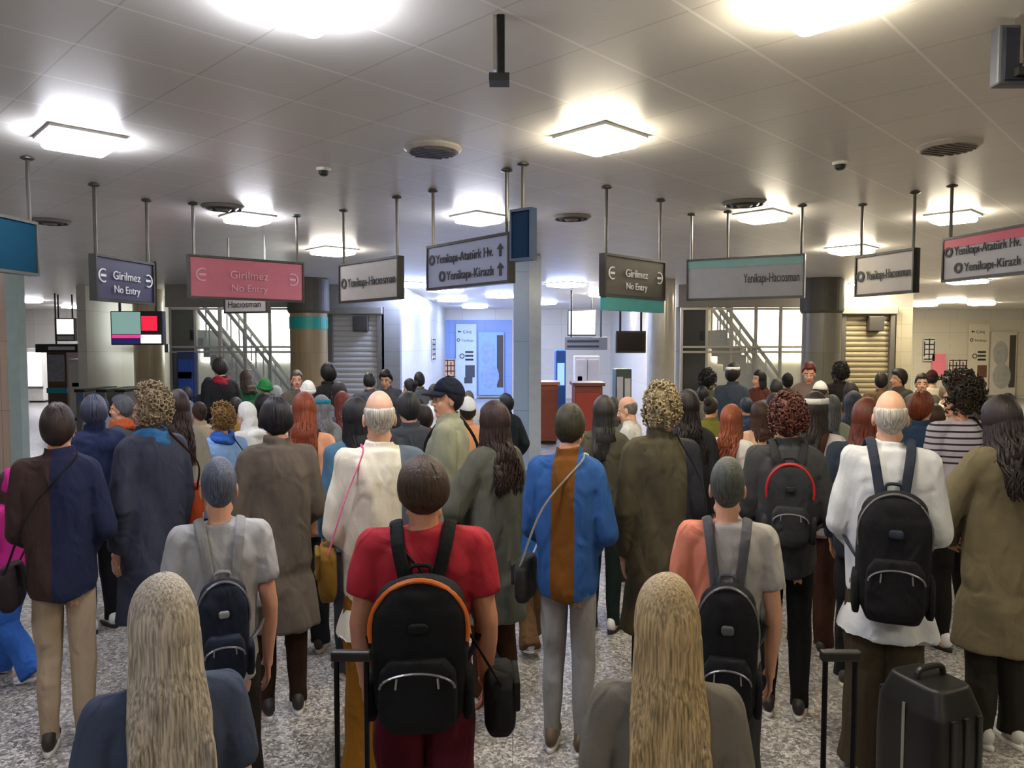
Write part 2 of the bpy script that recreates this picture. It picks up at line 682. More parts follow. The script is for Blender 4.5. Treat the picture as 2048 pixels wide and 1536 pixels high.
# ------------------------------------------------------------------ columns
def round_column(px, d, r, label, shaft, ring=None, zr=None, cap=True):
    t = empty('round_column', (X(px, d), d, 0), label=label, cat='column')
    g = G()
    loft(g, [(z, 0, 0, r, r) for z in (0, .02, 1.5, 2.9, CEIL)], 40)
    me = g.mesh('shaft')
    me.polygons.foreach_set('use_smooth', [len(p.vertices) == 4 for p in me.polygons])
    obj('shaft', me, shaft, t)
    if cap:
        g = G()
        loft(g, [(Z(627, d), 0, 0, r * 1.04, r * 1.04), (Z(622, d), 0, 0, r * 1.12, r * 1.12), (CEIL - .02, 0, 0, r * 1.12, r * 1.12)], 40)
        obj('capital', g, plain('#4d4940', .55), t)
    if ring:
        g = G()
        loft(g, [(zr[0], 0, 0, r * 1.03, r * 1.03), (zr[1], 0, 0, r * 1.03, r * 1.03)], 40)
        obj('colour_band', g, plain(ring, .4), t)
    g = G()
    loft(g, [(0, 0, 0, r * 1.06, r * 1.06), (.14, 0, 0, r * 1.06, r * 1.06), (.16, 0, 0, r * 1.02, r * 1.02)], 40)
    obj('base_ring', g, STEEL, t)


round_column(618, 14.6, .36, 'tan tiled round column with a teal ring and dark cap', tilemat('#a08a68', '#93805f', .22, .9), '#1f9d92', (Z(658, 14.6), Z(634, 14.6)))
round_column(1642, 14.6, .36, 'grey tiled round column with a dark cap left of the beige shutter', tilemat('#8f8a80', '#85806f', .22, .9))
round_column(298, 17.5, .33, 'cream round column with a turquoise band low down, in the far left hall', tilemat('#c4b596', '#bba988', .2, 1.2), '#4fb9bd', (Z(802, 17.5), Z(780, 17.5)), False)
round_column(1322, 14.8, .27, 'shiny white round column left of the warm stairwell', plain('#cfcabb', .2, .2), None, None, False)


def pillar(xa, xb, d, depth, label, m, edge, ztop=CEIL):
    a, b = X(xa, d), X(xb, d)
    t = empty('square_pillar', ((a + b) / 2, d + depth / 2, 0), label=label, cat='pillar')
    hw = (b - a) / 2
    g = G()
    box(g, (-hw, -depth / 2, 0), (hw, depth / 2, ztop))
    bevel(obj('shaft', g, m, t), .012)
    g = G()
    box(g, (hw - .16, -depth / 2 - .02, .1), (hw + .015, depth / 2, ztop - .02))
    obj('edge_strip', g, edge, t)
    g = G()
    box(g, (-hw - .02, -depth / 2 - .03, 0), (hw + .03, depth / 2, .1))
    obj('plinth', g, STEEL, t)


pillar(-60, 38, 10.7, .14, 'pinkish beige marble pillar at the left edge of the hall', tilemat('#bfa794', '#b59c8a', 1.4, 1.0, .25), plain('#9fb0aa', .2))
pillar(1027, 1080, 10.7, .34, 'pale blue grey pillar standing in the middle of the hall', tilemat('#8fa3bd', '#8497b4', 1.4, 1.0, .25), plain('#9fa6ae', .2))

# ------------------------------------------------------------------ ceiling fittings
def panel_light(x, d, label, warm, s=.36, st=None):
    t = empty('ceiling_light', (x, d, CEIL), math.radians(44), label=label, cat='ceiling light', group='square ceiling light panels')
    g = G()
    h = s / 2
    for lo, hi in (((-h - .03, -h - .03), (h + .03, -h)), ((-h - .03, h), (h + .03, h + .03)), ((-h - .03, -h), (-h, h)), ((h, -h), (h + .03, h))):
        box(g, (lo[0], lo[1], -.018), (hi[0], hi[1], 0))
    obj('frame', g, FRAMEP, t)
    g = G()
    loft(g, [(-.075, 0, 0, h * .93, h * .93), (-.06, 0, 0, h, h), (-.002, 0, 0, h, h)], 28, 14)  # drop deepened so the glowing sides brighten the ceiling around it
    obj('diffuser', g, warm, t)


COOL = emit('#f4f5ff', LIGHT, 'led')
WARM = emit('#fff2d6', LIGHT, 'led')
BLUE = emit('#b4c8ff', LIGHT, 'led')
MIDL = emit('#fff8ea', LIGHT, 'led')
def CL(x, y): return X(x, F * (CEIL - CAMZ) / (HOR - y)), F * (CEIL - CAMZ) / (HOR - y)
for x, y, m, lab in (
        (604, 4, COOL, 'square ceiling light cut by the top edge, left of the black hanging post'),
        (1640, 0, WARM, 'square ceiling light cut by the top edge, on the warm right side'),
        (172, 280, COOL, 'square ceiling light high on the left above the marble pillar'),
        (1198, 278, WARM, 'square ceiling light just right of the middle below the top row'),
        (500, 434, COOL, 'square ceiling light above the pink hanging sign'),
        (958, 434, COOL, 'square ceiling light above the sign to Atatürk Hv. in the middle'),
        (1520, 430, WARM, 'square ceiling light above the grey sign with a teal edge'),
        (1898, 432, WARM, 'square ceiling light above the grey sign with a red edge'),
        (668, 500, MIDL, 'square ceiling light left of the Yenikapı-Hacıosman sign'),
        (1698, 497, WARM, 'square ceiling light between the teal edged and red edged signs'),
        (826, 567, BLUE, 'square ceiling light in the gap right of the Yenikapı-Hacıosman sign'),
        (1132, 567, BLUE, 'square ceiling light beyond the blue grey pillar, right side'),
        (1738, 567, WARM, 'square ceiling light under the red edged sign at right'),
        (60, 600, COOL, 'far square ceiling light beside the marble pillar top'),
        (905, 598, BLUE, 'far square ceiling light above the blue poster corridor'),
        (1085, 604, BLUE, 'far square ceiling light just right of the pillar'),
        (1270, 602, WARM, 'far square ceiling light left of the white round column'),
        (150, 612, COOL, 'farther square ceiling light over the ticket gates'),
        (1900, 600, WARM, 'far square ceiling light above the portrait wall at right'),
        (892, 578, BLUE, 'small square ceiling light at the corridor mouth right of the shutter'),
        (1004, 590, BLUE, 'small square ceiling light left of the pillar, over the corridor'),
        (1210, 588, WARM, 'far square ceiling light under the dark brown no entry sign'),
        (1846, 608, WARM, 'far square ceiling light over the pink sheet wall'),
        (1960, 606, WARM, 'far square ceiling light at the far right over the portrait poster'),
        (1930, 560, WARM, 'square ceiling light below the red edged sign at the right edge'),
        (240, 606, COOL, 'far square ceiling light over the hanging screen'),
        (950, 612, BLUE, 'farthest square ceiling light in the blue corridor')):
    px, pd = CL(x, y)
    panel_light(px, pd, lab, m, .36 if pd < 9 else .46 if pd < 12 else .62)
for k, (x, y) in enumerate(((-4.6, 1.2), (4.4, 1.0), (-1.6, -.8), (2.2, -1.2), (-6.6, 4.4), (5.6, 4.0), (-9, 9), (9, 8))):  # unseen panels added to light the foreground crowd
    panel_light(x, y, 'added square ceiling light out of view over the crowd', COOL if x < 0 else WARM)


def speaker_grille(x, y, label):
    px, pd = CL(x, y)
    t = empty('ceiling_speaker', (px, pd, CEIL), math.radians(20), label=label, cat='ceiling speaker')
    g = G()
    loft(g, [(-.03, 0, 0, .17, .17), (-.012, 0, 0, .19, .19), (0, 0, 0, .19, .19)], 32)
    obj('ring', g, plain('#a9a49a', .4), t)
    g = G()
    for i in range(7):
        yy = -.12 + i * .04
        hw = math.sqrt(max(.001, .15 ** 2 - yy * yy))
        box(g, (-hw, yy - .012, -.04), (hw, yy + .012, -.029))
    obj('grille', g, plain('#4f4942', .5), t)


speaker_grille(868, 302, 'oval slotted ceiling speaker near the middle of the ceiling')
speaker_grille(1886, 296, 'oval slotted ceiling speaker on the warm right ceiling')


def round_vent(x, y, label):
    px, pd = CL(x, y)
    t = empty('ceiling_vent', (px, pd, CEIL), 0, label=label, cat='ceiling vent')
    for i, r in enumerate((.2, .14, .08)):
        g = G()
        n = 32
        th = np.arange(n) * 2 * PI / n
        V = np.concatenate([np.stack([rr * np.cos(th), rr * np.sin(th), np.full(n, z)], 1) for rr, z in ((r, -.005 - i * .01), (r - .03, -.03 - i * .01), (r - .04, -.02 - i * .01), (r - .01, 0))])
        f = grid_faces(4, n) + [(3 * n + j, 3 * n + (j + 1) % n, (j + 1) % n, j) for j in range(n)]
        g.add(V, f)
        obj('ring', g, plain('#77726a' if i % 2 == 0 else '#35322e', .4), t)


round_vent(452, 416, 'round ceiling vent left of the light above the pink sign')
round_vent(1484, 408, 'round ceiling vent left of the light above the teal edged sign')
round_vent(108, 444, 'round ceiling vent near the marble pillar')
round_vent(1142, 436, 'round ceiling vent right of the blue grey pillar head')


def detector(x, y, label):
    px, pd = CL(x, y)
    t = empty('smoke_detector', (px, pd, CEIL), 0, label=label, cat='smoke detector')
    g = G()
    loft(g, [(-.02, 0, 0, .05, .05), (0, 0, 0, .055, .055)], 20)
    obj('base', g, WHITEP, t)
    g = G()
    loft(g, [(-.055, 0, 0, .02, .02), (-.045, 0, 0, .034, .034), (-.02, 0, 0, .04, .04)], 20)
    obj('sensor', g, DARKM, t)


detector(652, 342, 'small smoke detector on the ceiling left of the speaker')
detector(1672, 330, 'small smoke detector on the warm right ceiling')


# ------------------------------------------------------------------ hanging signs
def text(parent, s, size, m, x, z, y=-.032, align='LEFT', name='lettering'):
    cu = bpy.data.curves.new('t', 'FONT')
    cu.body = s
    cu.size = size
    cu.align_x = align
    cu.extrude = .002
    cu.resolution_u = 3
    o = bpy.data.objects.new('t', cu)
    COL.objects.link(o)
    dg = bpy.context.evaluated_depsgraph_get()
    me = bpy.data.meshes.new_from_object(o.evaluated_get(dg))
    bpy.data.objects.remove(o)
    me.materials.clear()
    me.materials.append(None)
    t = obj(name, me, m, parent, (x, y, z))
    t.rotation_euler = (PI / 2, 0, 0)
    return t


def arrow(parent, x, z, s, m, kind='up'):
    """flat arrow mark"""
    g = G()
    pts = [(-.14, -.5), (.14, -.5), (.14, .1), (.42, .1), (0, .55), (-.42, .1), (-.14, .1)]
    a = {'up': 0, 'left': PI / 2, 'right': -PI / 2, 'upright': -PI / 4}[kind]
    q = [(x + s * (px * math.cos(a) - py * math.sin(a)), z + s * (px * math.sin(a) + py * math.cos(a))) for px, py in pts]
    n = len(q)
    g.add([(u, -.032, v) for u, v in q] + [(u, -.028, v) for u, v in q], [tuple(range(n)), tuple(range(n, 2 * n))[::-1]] + [(i, i + n, (i + 1) % n + n, (i + 1) % n) for i in range(n)])
    return obj('arrow_mark', g, m, parent)


def ringmark(parent, x, z, r, m, hole=.66, a0=0, a1=360):
    g = G()
    n = 28
    th = np.radians(np.linspace(a0, a1, n))
    V = np.concatenate([np.stack([x + rr * np.cos(th), np.full(n, yy), z + rr * np.sin(th)], 1) for rr, yy in ((r, -.028), (r, -.033), (r * hole, -.033), (r * hole, -.028))])
    g.add(V, grid_faces(4, n, False) + [(0, n, 2 * n, 3 * n), (n - 1, 4 * n - 1, 3 * n - 1, 2 * n - 1)])
    return obj('circle_mark', g, m, parent)


def sign(name, l, r, label, face, posts=(.04, .96), edge=None, edgeside='top', rim='#3a3936'):
    """l, r = (photo x, depth) of the two ends; z from the photo rows at the left end"""
    (xl, yt, yb, dl), (xr, dr) = l, r
    a, b = Vector((X(xl, dl), dl, 0)), Vector((X(xr, dr), dr, 0))
    z0, z1 = Z(yb, dl), Z(yt, dl)
    L = (b - a).length
    t = empty(name, (a.x, a.y, 0), math.atan2(b.y - a.y, b.x - a.x), label=label, cat='sign')
    H = z1 - z0
    g = G()
    box(g, (0, -.025, z0), (L, .025, z1))
    bevel(obj('panel', g, face, t), .004)
    g = G()
    for lo, hi in (((-.015, z1), (L + .015, z1 + .02)), ((-.015, z0 - .02), (L + .015, z0)), ((-.015, z0), (0, z1)), ((L, z0), (L + .015, z1))):
        box(g, (lo[0], -.035, lo[1]), (hi[0], .035, hi[1]))
    obj('frame', g, plain(rim, .4, .3), t)
    if edge:
        g = G()
        if edgeside == 'top': box(g, (0, -.03, z1 - .07), (L, -.02, z1))
        else: box(g, (0, -.03, z0 - .13), (L, .03, z0 - .021))
        obj('colour_strip', g, plain(edge, .45), t)
    for u in posts:
        g = G()
        tube(g, [(u * L, 0, z1), (u * L, 0, CEIL - .01)], .013, 8)
        ell(g, (u * L, 0, CEIL - .015), (.045, .045, .015), nu=12, nv=6)
        obj('hanging_rod', g, plain('#55524c', .35, .7), t)
    return t, L, z0, z1


INK = plain('#26262a', .6)
WHT = plain('#d9d9dc', .5)
SGREY = plain('#a3a2a8', .5)
SBEIGE = plain('#a8a39c', .5)


def girilmez(l, r, label, face, ink, **kw):
    t, L, z0, z1 = sign('no_entry_sign', l, r, label, face, **kw)
    H = z1 - z0
    text(t, 'Girilmez', H * .3, ink, L * .5, z0 + H * .5, align='CENTER')
    text(t, 'No Entry', H * .26, ink, L * .5, z0 + H * .17, align='CENTER')
    ringmark(t, L * .1, z0 + H * .56, H * .17, ink, .8, 60, 300)
    ringmark(t, L * .9, z0 + H * .56, H * .17, ink, .8, -120, 120)
    for u in (.1, .9):
        g = G()
        box(g, (L * u - H * .09, -.033, z0 + H * .53), (L * u + H * .09, -.027, z0 + H * .59))
        obj('bar_mark', g, ink, t)


girilmez((192, 512, 596, 6.0), (304, 6.7), 'dark navy hanging sign reading Girilmez No Entry, far left', plain('#2c2c4c', .5), WHT)
girilmez((382, 513, 592, 6.8), (605, 7.5), 'pink hanging sign reading Girilmez No Entry', plain('#b3606f', .5), plain('#cf9fa8', .5))
girilmez((1206, 511, 588, 6.1), (1322, 6.7), 'dark brown hanging sign reading Girilmez No Entry with a teal lower strip', plain('#47423c', .5), WHT, edge='#3f8f93', edgeside='bottom')


def route(l, r, label, face, rows, **kw):
    t, L, z0, z1 = sign('direction_sign', l, r, label, face, **kw)
    H = z1 - z0
    n = len(rows)
    for i, (s, mark, ar, x0) in enumerate(rows):
        zc = z0 + H * (n - i - .5) / n * (.86 if n > 1 else .9) + H * .04
        sz = H / n * (.62 if n > 1 else .34)
        if mark:
            ringmark(t, L * x0, zc, sz * .42, INK, .55)
            x0 += sz * .62 / L
        o = text(t, s, sz, INK, L * x0, zc - sz * .34)
        wd = max(v.co.x for v in o.data.vertices)
        room = L * ((.84 if ar else .97) - x0)
        if wd > room: o.scale = (room / wd, 1, 1)
        if ar: arrow(t, L * .92, zc, sz * .9, INK, ar)


route((686, 533, 603, 7.2), (801, 6.5), 'small pale hanging sign to Yenikapı-Hacıosman left of the blue corridor', SBEIGE, [('Yenikapı-Hacıosman', True, None, .08)])
route((862, 498, 577, 6.3), (1021, 5.5), 'grey hanging sign to Atatürk Hv. and Kirazlı in the middle', plain('#939ab4', .5), [('Yenikapı-Atatürk Hv.', True, 'up', .06), ('Yenikapı-Kirazlı', True, 'up', .2)])
route((1714, 517, 590, 6.9), (1826, 6.3), 'small pale hanging sign to Yenikapı-Hacıosman on the right', SBEIGE, [('Yenikapı-Hacıosman', True, None, .08)])
route((1888, 482, 560, 6.1), (2075, 5.25), 'grey hanging sign to Atatürk Hv. and Kirazlı with a red top edge', SGREY, [('Yenikapı-Atatürk Hv.', True, 'upright', .06), ('Yenikapı-Kirazlı', True, 'upright', .18)], edge='#c0435f')
route((1376, 524, 598, 7.4), (1604, 6.9), 'wide grey hanging sign with a teal top edge above the warm stairwell', plain('#93939a', .5), [('Yenikapı-Hacıosman', False, None, .5)], edge='#6f9f9d', posts=(.02, .35, .98))
t, L, z0, z1 = sign('direction_sign', (455, 572, 624, 9.0), (536, 8.8), 'small pale sign to Yenikapı-Hacıosman hanging below the pink sign', SBEIGE, posts=())
text(t, 'Yenikapı', .13, INK, .04, z0 + .17)
text(t, 'Hacıosman', .11, INK, .04, z0 + .05)
for u in (.06, .94):
    g = G()
    tube(g, [(L * u, 0, z1), (L * u, 0, CEIL - .01)], .012, 8)
    obj('hanging_rod', g, STEEL, t)
sign('hanging_board', (-70, 418, 528, 4.6), (72, 5.2), 'plain dark teal hanging board cut by the left edge', plain('#0d2c3c', .9, spec=.05))
sign('hanging_board', (1028, 426, 518, 5.4), (1064, 5.3), 'dark navy end board hanging in front of the pillar top', plain('#16273f', .9, spec=.05), rim='#16273f', posts=(.5,))


def hang_post(px, d, y1, label):
    t = empty('hanging_post', (X(px, d), d, 0), label=label, cat='post')
    zb = Z(y1, d)
    g = G()
    box(g, (-.02, -.02, zb), (.012, .02, CEIL))
    bevel(obj('post', g, plain('#1c1b1a', .35, .4), t), .004)
    g = G()
    box(g, (-.034, -.018, zb + .02), (-.021, .018, CEIL))
    obj('chrome_strip', g, plain('#d9d6d0', .15, 1.0), t)
    g = G()
    box(g, (-.05, -.04, zb - .03), (.03, .04, zb))
    obj('foot_bracket', g, DARKM, t)


hang_post(1004, 3.0, 152, 'black post with a chrome strip hanging from the ceiling, top middle')
hang_post(2030, 3.0, 140, 'black post with a chrome strip hanging at the top right corner')
t = empty('hanging_monitor', (X(2062, 2.9), 2.95, 0), 0, label='dark monitor back hanging at the right edge beside the post', cat='monitor')
g = G()
box(g, (-.1, .05, Z(150, 2.9)), (.25, .11, 3.22))
bevel(obj('housing', g, plain('#4a4c56', .4), t), .01)
g = G()
box(g, (-.08, .038, Z(142, 2.9)), (.25, .05, 3.2))
obj('screen', g, plain('#2a2d38', .2), t)


# ------------------------------------------------------------------ poster walls
def lattice(x, y, z, wd, h, label, rot, col, bars=(5, 5), back=None):
    t = empty('wall_poster', (x, y, z), rot, label=label, cat='poster')
    g = G()
    box(g, (0, -.012, 0), (wd, 0, h))
    obj('sheet', g, plain(back or '#dcd9d4', .6), t)
    g = G()
    nx, nz = bars
    for i in range(nx):
        a = wd * (.08 + .84 * i / (nx - 1))
        box(g, (a - .018, -.02, h * (.04 if i % 2 else .2)), (a + .018, -.0125, h * (.96 if i % 2 else .84)))
    for j in range(nz):
        c = h * (.08 + .84 * j / (nz - 1))
        box(g, (wd * .04, -.0202, c - .02), (wd * .96, -.0128, c + .02))
    obj('printed_lattice', g, plain(col, .6), t)
    return t


def portrait(x0, x1, y0, y1, d, label, bg, body):
    t = empty('wall_poster', (X(x0, d), d - .03, Z(y1, d)), 0, label=label, cat='poster')
    wd, h = X(x1, d) - X(x0, d), Z(y0, d) - Z(y1, d)
    g = G()
    box(g, (0, -.015, 0), (wd, .02, h))
    obj('sheet', g, plain(bg, .5), t)
    g = G()
    ell(g, (wd * .38, -.016, h * .66), (wd * .3, .006, h * .2), nu=24, nv=8)
    ell(g, (wd * .45, -.016, h * .3), (wd * .36, .006, h * .2), nu=24, nv=8)
    obj('printed_figure', g, plain(body, .6, var=.35, scale=6), t)
    g = G()
    box(g, (wd * .72, -.0165, h * .12), (wd * .97, -.0152, h * .95))
    obj('printed_dark_band', g, plain('#4a443d', .6, var=.3), t)
    g = G()
    box(g, (-.05, -.02, -.09), (wd + .05, .02, -.02))
    obj('lower_rail', g, STEEL, t)


def exit_panel(x0, x1, d, label, bg, dark):
    t = empty('route_board', (X(x0, d), d - .03, Z(800, d)), 0, label=label, cat='panel')
    wd, h = X(x1, d) - X(x0, d), Z(648, d) - Z(800, d)
    g = G()
    box(g, (0, -.015, 0), (wd, .02, h))
    obj('sheet', g, plain(bg, .5), t)
    arrow(t, wd * .18, h * .9, .12, INK, 'left')
    text(t, 'Çıkış', .15, INK, wd * .34, h * .88, -.018)
    ringmark(t, wd * .12, h * .79, .06, INK, .6)
    text(t, 'Yenikapı', .13, INK, wd * .26, h * .77, -.018)
    g = G()
    for i in range(3):
        box(g, (wd * .45, -.018, h * (.62 - .05 * i)), (wd * .85, -.0155, h * (.645 - .05 * i)))
    obj('printed_lines', g, INK, t)
    ringmark(t, wd * .3, h * .58, .09, INK, .7)
    g = G()
    box(g, (wd * .45, -.018, h * .3), (wd * .92, -.0152, h * .46))
    box(g, (wd * .4, -.018, h * .22), (wd * .8, -.0152, h * .3))
    obj('printed_photo', g, plain(dark, .5, var=.4, scale=14), t)


for off, bg, lat, dark, fig, tone in ((0, '#a9c4ee', '#23252c', '#3f4450', '#8fa8d8', 'blue'), (1024, '#d9d2c0', '#262420', '#6a4a3c', '#a9a7a2', 'cream')):
    d = 26.9
    exit_panel(912 + off, 953 + off, d, '%s wall panel with an arrow and the word Çıkış' % ('pale blue' if off == 0 else 'cream'), '#c3d3ee' if off == 0 else '#d8d0ba', dark)
    portrait(957 + off, 1008 + off, 664, 790, d, '%s portrait poster beside the %s Çıkış panel' % ('blue' if off == 0 else 'grey and white', 'pale blue' if off == 0 else 'cream'), '#8fb2ea' if off == 0 else '#cfc9bc', fig)
    lattice(X(872 + off, d), d - .03, Z(756, d), .72, .7, 'poster of black lattice print left of the %s Çıkış panel' % ('pale blue' if off == 0 else 'cream'), 0, lat, (6, 4), '#e9b58c' if off == 0 else '#e2cfc4')
    if off:
        lattice(X(1846, d), d - .03, Z(722, d), .42, .85, 'narrow black lattice poster left of the bright pink sheet', 0, lat, (3, 5))
        t = empty('wall_poster', (X(1864, d), d - .03, Z(752, d)), 0, label='bright pink sheet on the cream wall between lattice posters', cat='poster')
        g = G()
        box(g, (0, -.012, 0), (.5, 0, .8))
        obj('sheet', g, plain('#ee8296', .6), t)
    else:
        # on the long side wall of the corridor
        xs = X(800, YC)
        yy = 23.6
        lattice(xs + .02, 22.2, Z(722, 22.2), .9, .7, 'black lattice print on the corridor wall near the left shutter', PI / 2, lat, (4, 5))
for x0, x1, c, lab in ((800, 1024, '#8aa5dc', 'left'), (1792, 2060, '#d9d2c0', 'right')):
    g = G()
    box(g, (X(x0, YB), YB - .025, .1), (X(x1, YB), YB - .005, Z(640, YB)))
    o = obj('trim_%d' % (1 if lab == 'left' else 2), g, tilemat(c, c, 1.3, .8, .4))
    o['kind'] = 'structure'


# ------------------------------------------------------------------ far halls
def cabinet(name, x0, x1, y0, d, depth, label, cat, col, panels=(), top=None):
    """floor standing unit seen from the front; panels = (name, u0, u1, v0, v1, material)"""
    a, b, h = X(x0, d), X(x1, d), Z(y0, d)
    t = empty(name, (a, d, 0), 0, label=label, cat=cat)
    wd = b - a
    g = G()
    box(g, (0, 0, .06), (wd, depth, h))
    bevel(obj('body', g, plain(col, .45), t), .02)
    g = G()
    box(g, (.03, .04, 0), (wd - .03, depth - .04, .06))
    obj('plinth', g, DARKM, t)
    for nm, u0, u1, v0, v1, m in panels:
        g = G()
        box(g, (u0 * wd, -.03, v0 * h), (u1 * wd, .01, v1 * h))
        bevel(obj(nm, g, m, t), .006)
    if top:
        g = G()
        box(g, (-.04, -.05, h), (wd + .04, depth, h + .06))
        obj('counter_top', g, plain(top, .35), t)
    return t


def hang_box(name, x0, x1, y0, y1, d, label, cat, col, panels=(), depth=.12):
    a, b, z0, z1 = X(x0, d), X(x1, d), Z(y1, d), Z(y0, d)
    t = empty(name, (a, d, z0), 0, label=label, cat=cat)
    wd, h = b - a, z1 - z0
    g = G()
    box(g, (0, 0, 0), (wd, depth, h))
    bevel(obj('housing', g, plain(col, .4), t), .01)
    for nm, u0, u1, v0, v1, m in panels:
        g = G()
        box(g, (u0 * wd, -.012, v0 * h), (u1 * wd, -.001, v1 * h))
        obj(nm, g, m, t)
    for u in (.15, .85):
        g = G()
        tube(g, [(u * wd, depth / 2, h), (u * wd, depth / 2, CEIL - z0 - .01)], .02, 8)
        obj('hanging_rod', g, DARKM, t)


hang_box('information_screen', 222, 326, 622, 690, 11.5, 'hanging screen with a red square and pink line, far left', 'screen', '#17171c',
         (('screen_picture', .03, .58, .32, .97, emit('#7fa39b', .7)), ('screen_red', .6, .9, .42, .85, emit('#d81f3c', 1.0)), ('screen_white', .58, .97, .05, .3, emit('#e8e8f4', 1.2)),
          ('screen_line', .03, .6, .2, .3, emit('#d83a88', .9)), ('screen_navy', .03, .56, .03, .18, emit('#161a58', .8))))
hang_box('lightbox', 110, 150, 636, 682, 19.0, 'small white lit board hanging above the far ticket gates', 'lightbox', '#444444', (('lit_face', .05, .95, .3, .95, emit('#fbf3e6', 2.0)), ('lower_text', .05, .95, .05, .22, WHT)))
hang_box('lightbox', 1135, 1192, 620, 672, 19.0, 'large white lit timetable board hanging right of the pillar', 'lightbox', '#444444', (('lit_face', .04, .96, .06, .96, emit('#fbf6ee', 2.0)), ('ruled_text', .2, .9, .3, .32, INK), ('ruled_text', .2, .9, .45, .47, INK), ('ruled_text', .3, .9, .6, .62, INK), ('ruled_text', .1, .7, .75, .77, INK)))
hang_box('monitor', 1232, 1292, 662, 706, 13.0, 'brown black hanging monitor left of the white round column', 'monitor', '#2b211a', (('screen', .06, .94, .1, .92, plain('#1b1512', .2)),))
hang_box('gantry_sign', 70, 336, 688, 705, 18.5, 'long dark beam sign over the far left ticket gates', 'sign', '#3b3a3c', (('red_lamp', .37, .41, .1, .9, emit('#c8202c', 1.2)), ('pale_text', .5, .62, .3, .7, WHT), ('pale_text', .1, .3, .3, .7, WHT)))
hang_box('gantry_sign', 1130, 1215, 674, 700, 17.5, 'grey two line beam sign below the white timetable board', 'sign', '#77736c', (('text_line', .05, .8, .2, .35, INK), ('text_line', .05, .8, .6, .75, INK)))
cabinet('ticket_kiosk', 92, 132, 702, 19.5, .8, 'brown kiosk with a turquoise counter in the far left hall', 'kiosk', '#5c4636', (('counter_band', -.02, 1.02, .38, .46, plain('#2f93a6', .4)), ('display_shelf', .1, .9, .55, .95, plain('#8a8a96', .5, var=.6, scale=20))))
cabinet('white_cabinet', 136, 168, 718, 19.0, .6, 'white tall cabinet beside the brown kiosk', 'cabinet', '#cfc9c2', (('door', .05, .95, .08, .95, plain('#d6d2cc', .4)), ('blue_label', .2, .7, .55, .62, plain('#58b4c8', .4))))
cabinet('ticket_machine', 192, 238, 706, 18.6, .7, 'blue grey ticket machine with white notices in the far left hall', 'ticket machine', '#5f7486', (('screen', .2, .8, .6, .8, emit('#b8d3dc', .8)), ('notice', .1, .45, .82, .95, WHT), ('notice', .55, .9, .82, .95, WHT), ('coin_panel', .25, .75, .35, .52, STEEL)))
cabinet('shop_front', 52, 84, 696, 25.0, .4, 'bright white lit shop front at the far end of the left hall', 'shop front', '#d8d4cc', (('lit_window', .08, .92, .3, .92, emit('#f4f1ff', 1.6)), ('sill', 0, 1, .26, .3, STEEL)))
cabinet('poster_stand', 352, 388, 704, 15.0, .15, 'dark blue poster stand in front of the left stair glass', 'poster stand', '#2a3d66', (('poster', .1, .9, .2, .92, plain('#2350a8', .4)), ('pale_band', .1, .9, .7, .78, WHT)))
cabinet('hoarding_cabinet', 1150, 1200, 712, 18.6, .5, 'white panelled cabinet below the grey beam sign', 'cabinet', '#c9c3c0', (('door', .04, .48, .06, .95, plain('#d5cfca', .4)), ('door', .52, .96, .06, .95, plain('#cfc8c2', .4)), ('red_label', .1, .3, .6, .7, plain('#d0664c', .5))))
cabinet('blue_machine', 1112, 1132, 700, 15.5, .6, 'bright blue upright machine right of the pillar', 'machine', '#2f6fc4', (('screen', .15, .85, .6, .85, emit('#9cc8ff', 1.0)),))
cabinet('notice_cabinet', 1232, 1264, 738, 14.2, .5, 'green framed notice cabinet with white sheets', 'cabinet', '#4d5c50', (('sheet', .08, .45, .5, .9, WHT), ('sheet', .55, .92, .55, .88, WHT), ('sheet', .2, .8, .2, .45, WHT)))
cabinet('sales_counter', 1076, 1116, 770, 14.5, .7, 'reddish wooden sales counter right of the pillar', 'counter', '#a65a40', (('front_panel', .05, .95, .1, .9, plain('#9a4f38', .5)),), '#c48a5e')
cabinet('sales_counter', 1150, 1206, 772, 13.4, .7, 'low counter with a red perforated front near the white cabinet', 'counter', '#8a4436', (('front_panel', .05, .95, .1, .9, plain('#a8402f', .5)),), '#7a4a3c')
for k, px in enumerate((190, 232, 268)):
    d = 15.8 + .0 * k
    t = empty('ticket_gate', (X(px, d), d, 0), 0, label='steel ticket gate, %s of three in the left hall' % ('leftmost', 'middle', 'rightmost')[k], cat='ticket gate', group='steel ticket gates in the left hall')
    g = G()
    box(g, (-.1, -.6, 0), (.1, .6, 1.02))
    bevel(obj('housing', g, STEEL, t), .03)
    g = G()
    box(g, (-.11, -.62, .98), (.11, .62, 1.04))
    obj('top_plate', g, DARKM, t)
    g = G()
    box(g, (-.05, -.63, .8), (.05, -.6, .92))
    obj('reader', g, plain('#3f74a8', .3), t)
    g = G()
    tube(g, [(.1, 0, .85), (.2, -.05, .83)], .02, 8)
    obj('barrier_arm', g, STEEL, t)
